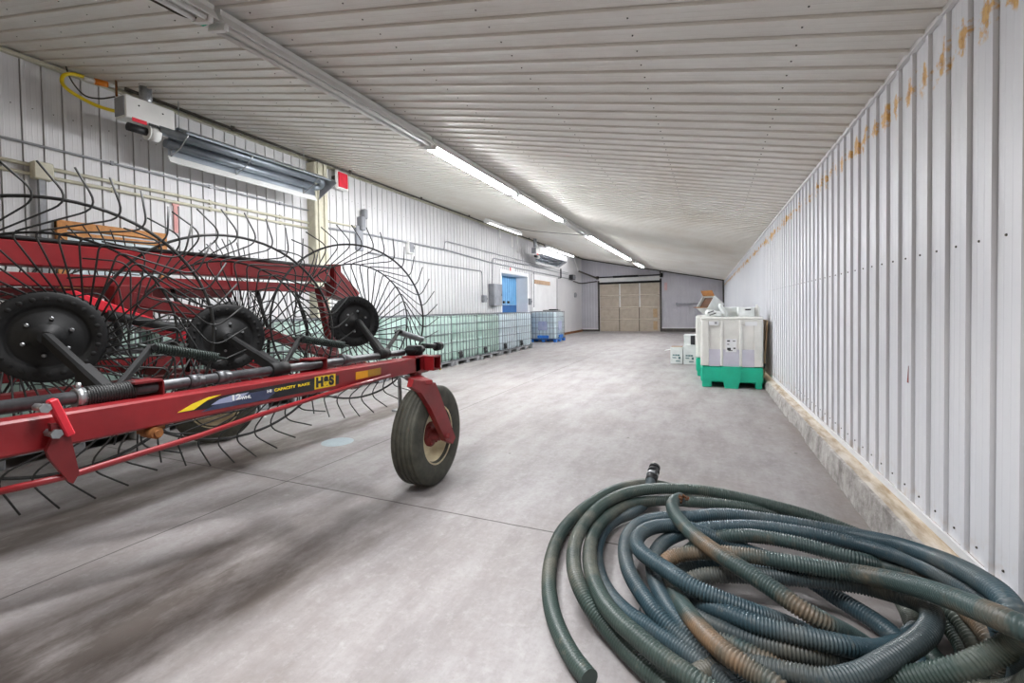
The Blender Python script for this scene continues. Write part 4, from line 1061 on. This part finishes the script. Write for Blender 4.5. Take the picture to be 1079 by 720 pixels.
# ------------------------------------------------------------------ heap of suction hose
HR = .0315
def hose(name, ctrl, m, label, closed_end=None):
    pts = smooth_path(ctrl, .0028)
    rs = []
    for i in range(len(pts)):
        rs.append(HR+(.0018, .0012, -.003, -.003)[i % 4])
    mb = MB(); mb.tube(pts, rs, 16)
    o = mb.build(name, m); tag(o, label, 'hose', None); return o, pts
def Z(*q): return [atZ(u, v, z) for u, v, z in q]
def arc(p, q, dip): 
    p, q = Vector(p), Vector(q); m_ = (p+q)/2
    return [p.lerp(m_, .35)+Vector((0, -dip*.75, 0)), m_+Vector((0, -dip, 0)), q.lerp(m_, .35)+Vector((0, -dip*.75, 0))]
def chain(*segs):
    out = list(segs[0][0]) if isinstance(segs[0], tuple) else list(segs[0])
    for s in segs[1:]:
        dip, seg = s; a_ = out[-1]; b_ = seg[0]
        for p in arc(a_, b_, dip): out.append(Vector((p.x, p.y, .05)))
        out += seg
    return out
rev = lambda l: l[::-1]
S1 = Z((621, 716, .04), (606, 697, .04), (592, 672, .04), (583, 648, .04), (578.5, 620, .04), (581, 588, .04), (591, 562, .04), (607, 543, .04), (625, 529, .04), (645, 517.5, .04), (665, 511.5, .04), (682, 509.5, .04), (705, 514, .04), (735, 524, .04), (770, 533, .04), (810, 546, .04), (860, 563, .04), (905, 582, .04), (935, 605, .04), (955, 640, .04), (980, 690, .04))
S10 = Z((1100, 662, .41), (1083, 670, .37), (1066, 680, .31), (1041, 693, .26), (1016, 703, .23), (982, 711, .18), (949, 717, .13), (912, 726, .07), (880, 738, .04))
S2 = Z((700, 722, .05), (678, 703, .05), (655, 680, .05), (638, 660, .06), (621, 638, .09), (609, 614, .12), (604.5, 595, .13), (605, 578, .14), (610, 562, .14), (620, 547, .14), (637, 531, .14), (660, 520, .14), (685, 515.5, .14), (712, 515, .14), (740, 517, .14), (770, 522.5, .14), (820, 534.5, .13), (853, 544, .12), (888, 557, .1), (920, 571, .09), (958, 592, .13), (988, 620, .18), (1006, 645, .18), (1019, 662, .16), (1029, 680, .14), (1034, 693, .12), (1034, 730, .05))
S3 = Z((765, 742, .12), (733, 718, .14), (710, 702, .14), (690, 687, .14), (670, 670, .14), (653, 655, .14), (640, 640, .14), (630, 622, .13), (623, 602, .12), (621.5, 580, .11), (627, 560, .1), (640, 544.5, .09), (660, 533, .08), (685, 528, .07), (710, 527.5, .07), (730, 529, .1), (762, 532, .11), (795, 537, .1), (823, 543.5, .08), (845, 551, .06), (880, 565, .05), (915, 582, .05), (950, 605, .08), (975, 627, .13), (989, 644, .13), (1007, 667, .1), (1019, 688, .08), (1024, 730, .05))
alpha = chain(S1+Z((1020, 725, .05), (1070, 730, .16), (1108, 705, .33), (1115, 675, .43))+S10, (.25, S2), (.42, S3))
oa, pa = hose('suction_hose', alpha, 'hose_green', 'dull green ribbed hose of the outermost loop, its cut end nearest the rake')
S21 = Z((686, 506, .085), (684, 517, .05), (679, 530, .045), (665, 541, .045), (650, 547, .045), (637, 558, .045), (629, 577, .045), (630, 600, .045), (641, 625, .05), (663, 648, .05), (685, 662, .05), (710, 679, .05), (740, 700, .05), (768, 722, .05))
S5 = Z((790, 724, .05), (757, 702, .05), (735, 686, .06), (712, 667, .07), (692, 647, .09), (677, 627, .1), (664, 605, .11), (658.5, 582, .11), (662, 564, .11), (674, 552, .11), (693, 546.5, .11), (712, 545, .12), (731, 544.5, .14), (753, 542.5, .15), (775, 543, .15), (820, 549, .15), (853, 554.5, .15), (900, 564, .17), (940, 573, .22), (974, 584, .29), (1006, 597, .36), (1032, 611, .4), (1056, 629, .42), (1069, 647, .41), (1076, 668, .36), (1080, 700, .25), (1075, 735, .12))
S6 = Z((780, 716, .05), (750, 690, .06), (730, 671, .08), (712, 651, .09), (697, 628, .09), (689, 607, .09), (689, 588, .09), (699, 572, .09), (717, 562.5, .1), (742, 557, .12), (770, 555, .14), (800, 555.5, .14), (830, 559, .14), (860, 564, .14), (900, 572.5, .15), (932, 581.5, .18), (966, 593.5, .23), (999, 609, .29), (1024, 624, .32), (1042, 639, .32), (1053, 656, .29), (1060, 675, .24), (1062, 700, .16), (1058, 735, .06))
S7 = Z((850, 600, .05), (822, 592, .05), (795, 583, .06), (770, 573, .08), (753, 566, .1), (738, 560, .12), (722, 555.5, .14), (706, 554, .15), (690, 555.5, .16), (677, 561, .17), (670.5, 571, .18), (675, 581, .19), (689, 592, .19), (703, 601, .19), (719, 612, .19), (737, 622, .18), (770, 636, .16), (795, 646, .14), (820, 655, .11), (850, 668, .07), (880, 685, .05), (905, 704, .05), (930, 738, .05))
beta = chain(S21, (.3, rev(S5)), (.5, rev(S6)), (.2, rev(S7)))
ob_, pb = hose('suction_hose', beta, 'hose_blue', 'blue-green ribbed hose with the black coupling at the back of the heap')
S4 = Z((717, 525.5, .155), (712, 527.5, .18), (708.5, 533, .19), (711, 541, .2), (720, 553, .21), (737, 569, .22), (762, 587, .23), (787, 603, .23), (813, 620, .22), (845, 642, .2), (870, 657, .17), (895, 670, .11), (920, 686, .06), (950, 705, .05), (985, 735, .05))
S11 = Z((822, 728, .14), (795, 709, .15), (770, 692.5, .16), (753, 678, .16), (737, 661.5, .15), (724, 645, .13), (712, 628, .1), (703, 612, .09), (699, 600, .1), (704, 590, .12), (718, 584.5, .14), (735, 582.5, .16), (752, 582.5, .17), (770, 583.5, .18), (803, 588, .19), (837, 594, .2), (870, 599.5, .2), (900, 604, .21), (932, 610, .25), (966, 618.5, .3), (999, 629.5, .36), (1032, 642.5, .4), (1066, 657, .43), (1092, 669, .43))
S12 = Z((1058, 715, .12), (1049, 682, .2), (1037, 663, .21), (1022, 647, .21), (1006, 631, .2), (988, 618, .18), (966, 607, .16), (932, 597, .11), (899, 588.5, .12), (870, 580.5, .12), (837, 572, .13), (803, 566, .13), (778, 564.5, .13), (757, 566.5, .1), (737, 574, .06), (722, 585, .05), (713, 600, .05), (714, 616, .05), (725, 635, .05), (738, 651, .06), (753, 667, .07), (778, 682, .08), (803, 695, .07), (827, 706, .05), (855, 722, .05))
gamma = chain(S4, (.12, S11))+Z((1122, 692, .38), (1118, 735, .22), (1090, 750, .1))+S12
og, pg = hose('suction_hose', gamma, 'hose_brown', 'dusty brown-stained ribbed hose crossing on top of the heap')
S9 = Z((715, 735, .05), (735, 712, .05), (768, 700, .06), (800, 703, .09), (837, 711, .11), (870, 716.5, .13), (905, 711, .15), (932, 697.5, .17), (957, 683, .19), (974, 670, .2), (982, 656, .2), (980, 643, .2), (966, 634, .19), (949, 628, .18), (924, 621, .16), (900, 616, .15), (853, 610.5, .14), (803, 607, .13), (778, 606, .13), (753, 606, .12), (735, 608.5, .1), (723, 615, .07), (719, 626, .06), (724, 640, .07), (745, 655, .09), (770, 667, .1), (803, 678.5, .1), (837, 687, .1), (870, 693, .09), (900, 698, .06), (930, 706, .05), (960, 725, .05))
od, pd = hose('suction_hose', S9, 'hose_grey', 'grey-green ribbed hose bent into the tight loop on the right side of the heap')
S14 = Z((985, 725, .05), (965, 697, .05), (949, 677, .05), (925, 657, .05), (900, 641, .055), (880, 629, .06), (862, 617, .07), (840, 606, .08), (800, 598.5, .09), (757, 593.5, .09), (737, 594, .08), (719, 600, .06), (711, 610, .05), (715, 622, .06), (727, 630.5, .09), (745, 638, .13), (762, 645, .14), (787, 655, .15), (820, 665, .15), (853, 672.5, .15), (887, 680, .14), (905, 683.5, .12), (928, 685, .08), (950, 678, .05), (968, 664, .05))
oe, pe = hose('suction_hose', S14, 'hose_blue', 'bluish ribbed hose lying lowest in the middle of the heap, under the crossing one')
# cam-lock coupling
a, b = atZ(686, 506, .085), atZ(689.5, 494, .13)
d = (b-a).normalized(); mb = MB()
mb.tube([a-d*.01, a+d*.045], .036, 16); mb.mat(1).tube([a+d*.035, a+d*.055], .04, 16); mb.mat(0).tube([a+d*.05, a+d*.075], .033, 16); mb.tube([a+d*.075, a+d*.095], .039, 16); mb.tube([a+d*.095, a+d*.11], .031, 16); mb.tube([a+d*.11, a+d*.132], .037, 16)
u_ = d.orthogonal().normalized()
for sg in (-1, 1): mb.mat(0).bar(a+d*.02+u_*.04*sg, a+d*.09+u_*.043*sg, .015, .01)
cp = mb.build('coupling', ['black_plastic', 'galv'], ob_); cp['label'] = 'black coupling with metal band'
# clamp lying low among the loops
c = atZ(687, 651, .03); mb = MB(); mb.lathe([(.045, -.012), (.05, -.012), (.05, .012), (.045, .012), (.045, -.012)], c+Vector((0, 0, .02)), 'y', 20); mb.box(c+Vector((.05, 0, .03)), (.03, .03, .03)); tag(mb.build('hose_clamp', 'galv'), 'small metal hose clamp lying on the floor among the hose loops', 'clamp')
mb = MB()
for k in range(26):
    q_ = atZ(717, 526, .2)+Vector((random.uniform(-.03, .04), random.uniform(-.03, .03), random.uniform(-.01, .012))); mb.box(q_, [random.uniform(.006, .016) for _ in range(3)], Matrix.Rotation(random.random()*3, 3, 'X'))
tag(mb.build('crumbs', 'crumb'), 'brown dirt crumbs clinging to the end of the crossing hose', 'dirt', None, 'stuff')

# ------------------------------------------------------------------ unseen fill lights added over the near end, world fill from its open end
def fill_light(name, loc, sx, sy, watts, spread, rot=(0, 0, 0), col=(.98, .98, 1)):
    l = bpy.data.lights.new(name, 'AREA'); l.shape = 'RECTANGLE'; l.size = sx; l.size_y = sy; l.energy = watts; l.spread = math.radians(spread); l.color = col
    o = bpy.data.objects.new(name, l); COL.objects.link(o); o.location = loc; o.rotation_euler = rot; return o
fill_light('near_fill_light', (-.7, 1.0, 2.66), 1.6, .6, 20, 120)
fill_light('near_fill_light', (-2.25, 1.5, 3.0), .3, .3, 17, 130)
wd = bpy.data.worlds.new('world'); SC.world = wd; wd.use_nodes = True
bg = wd.node_tree.nodes['Background']; bg.inputs[0].default_value = (1, .87, .7, 1); bg.inputs[1].default_value = .6
vs_ = SC.view_settings; vs_.view_transform = 'Standard'; vs_.look = 'None'; vs_.gamma = 1; vs_.use_curve_mapping = False
vs_.exposure = 1.12
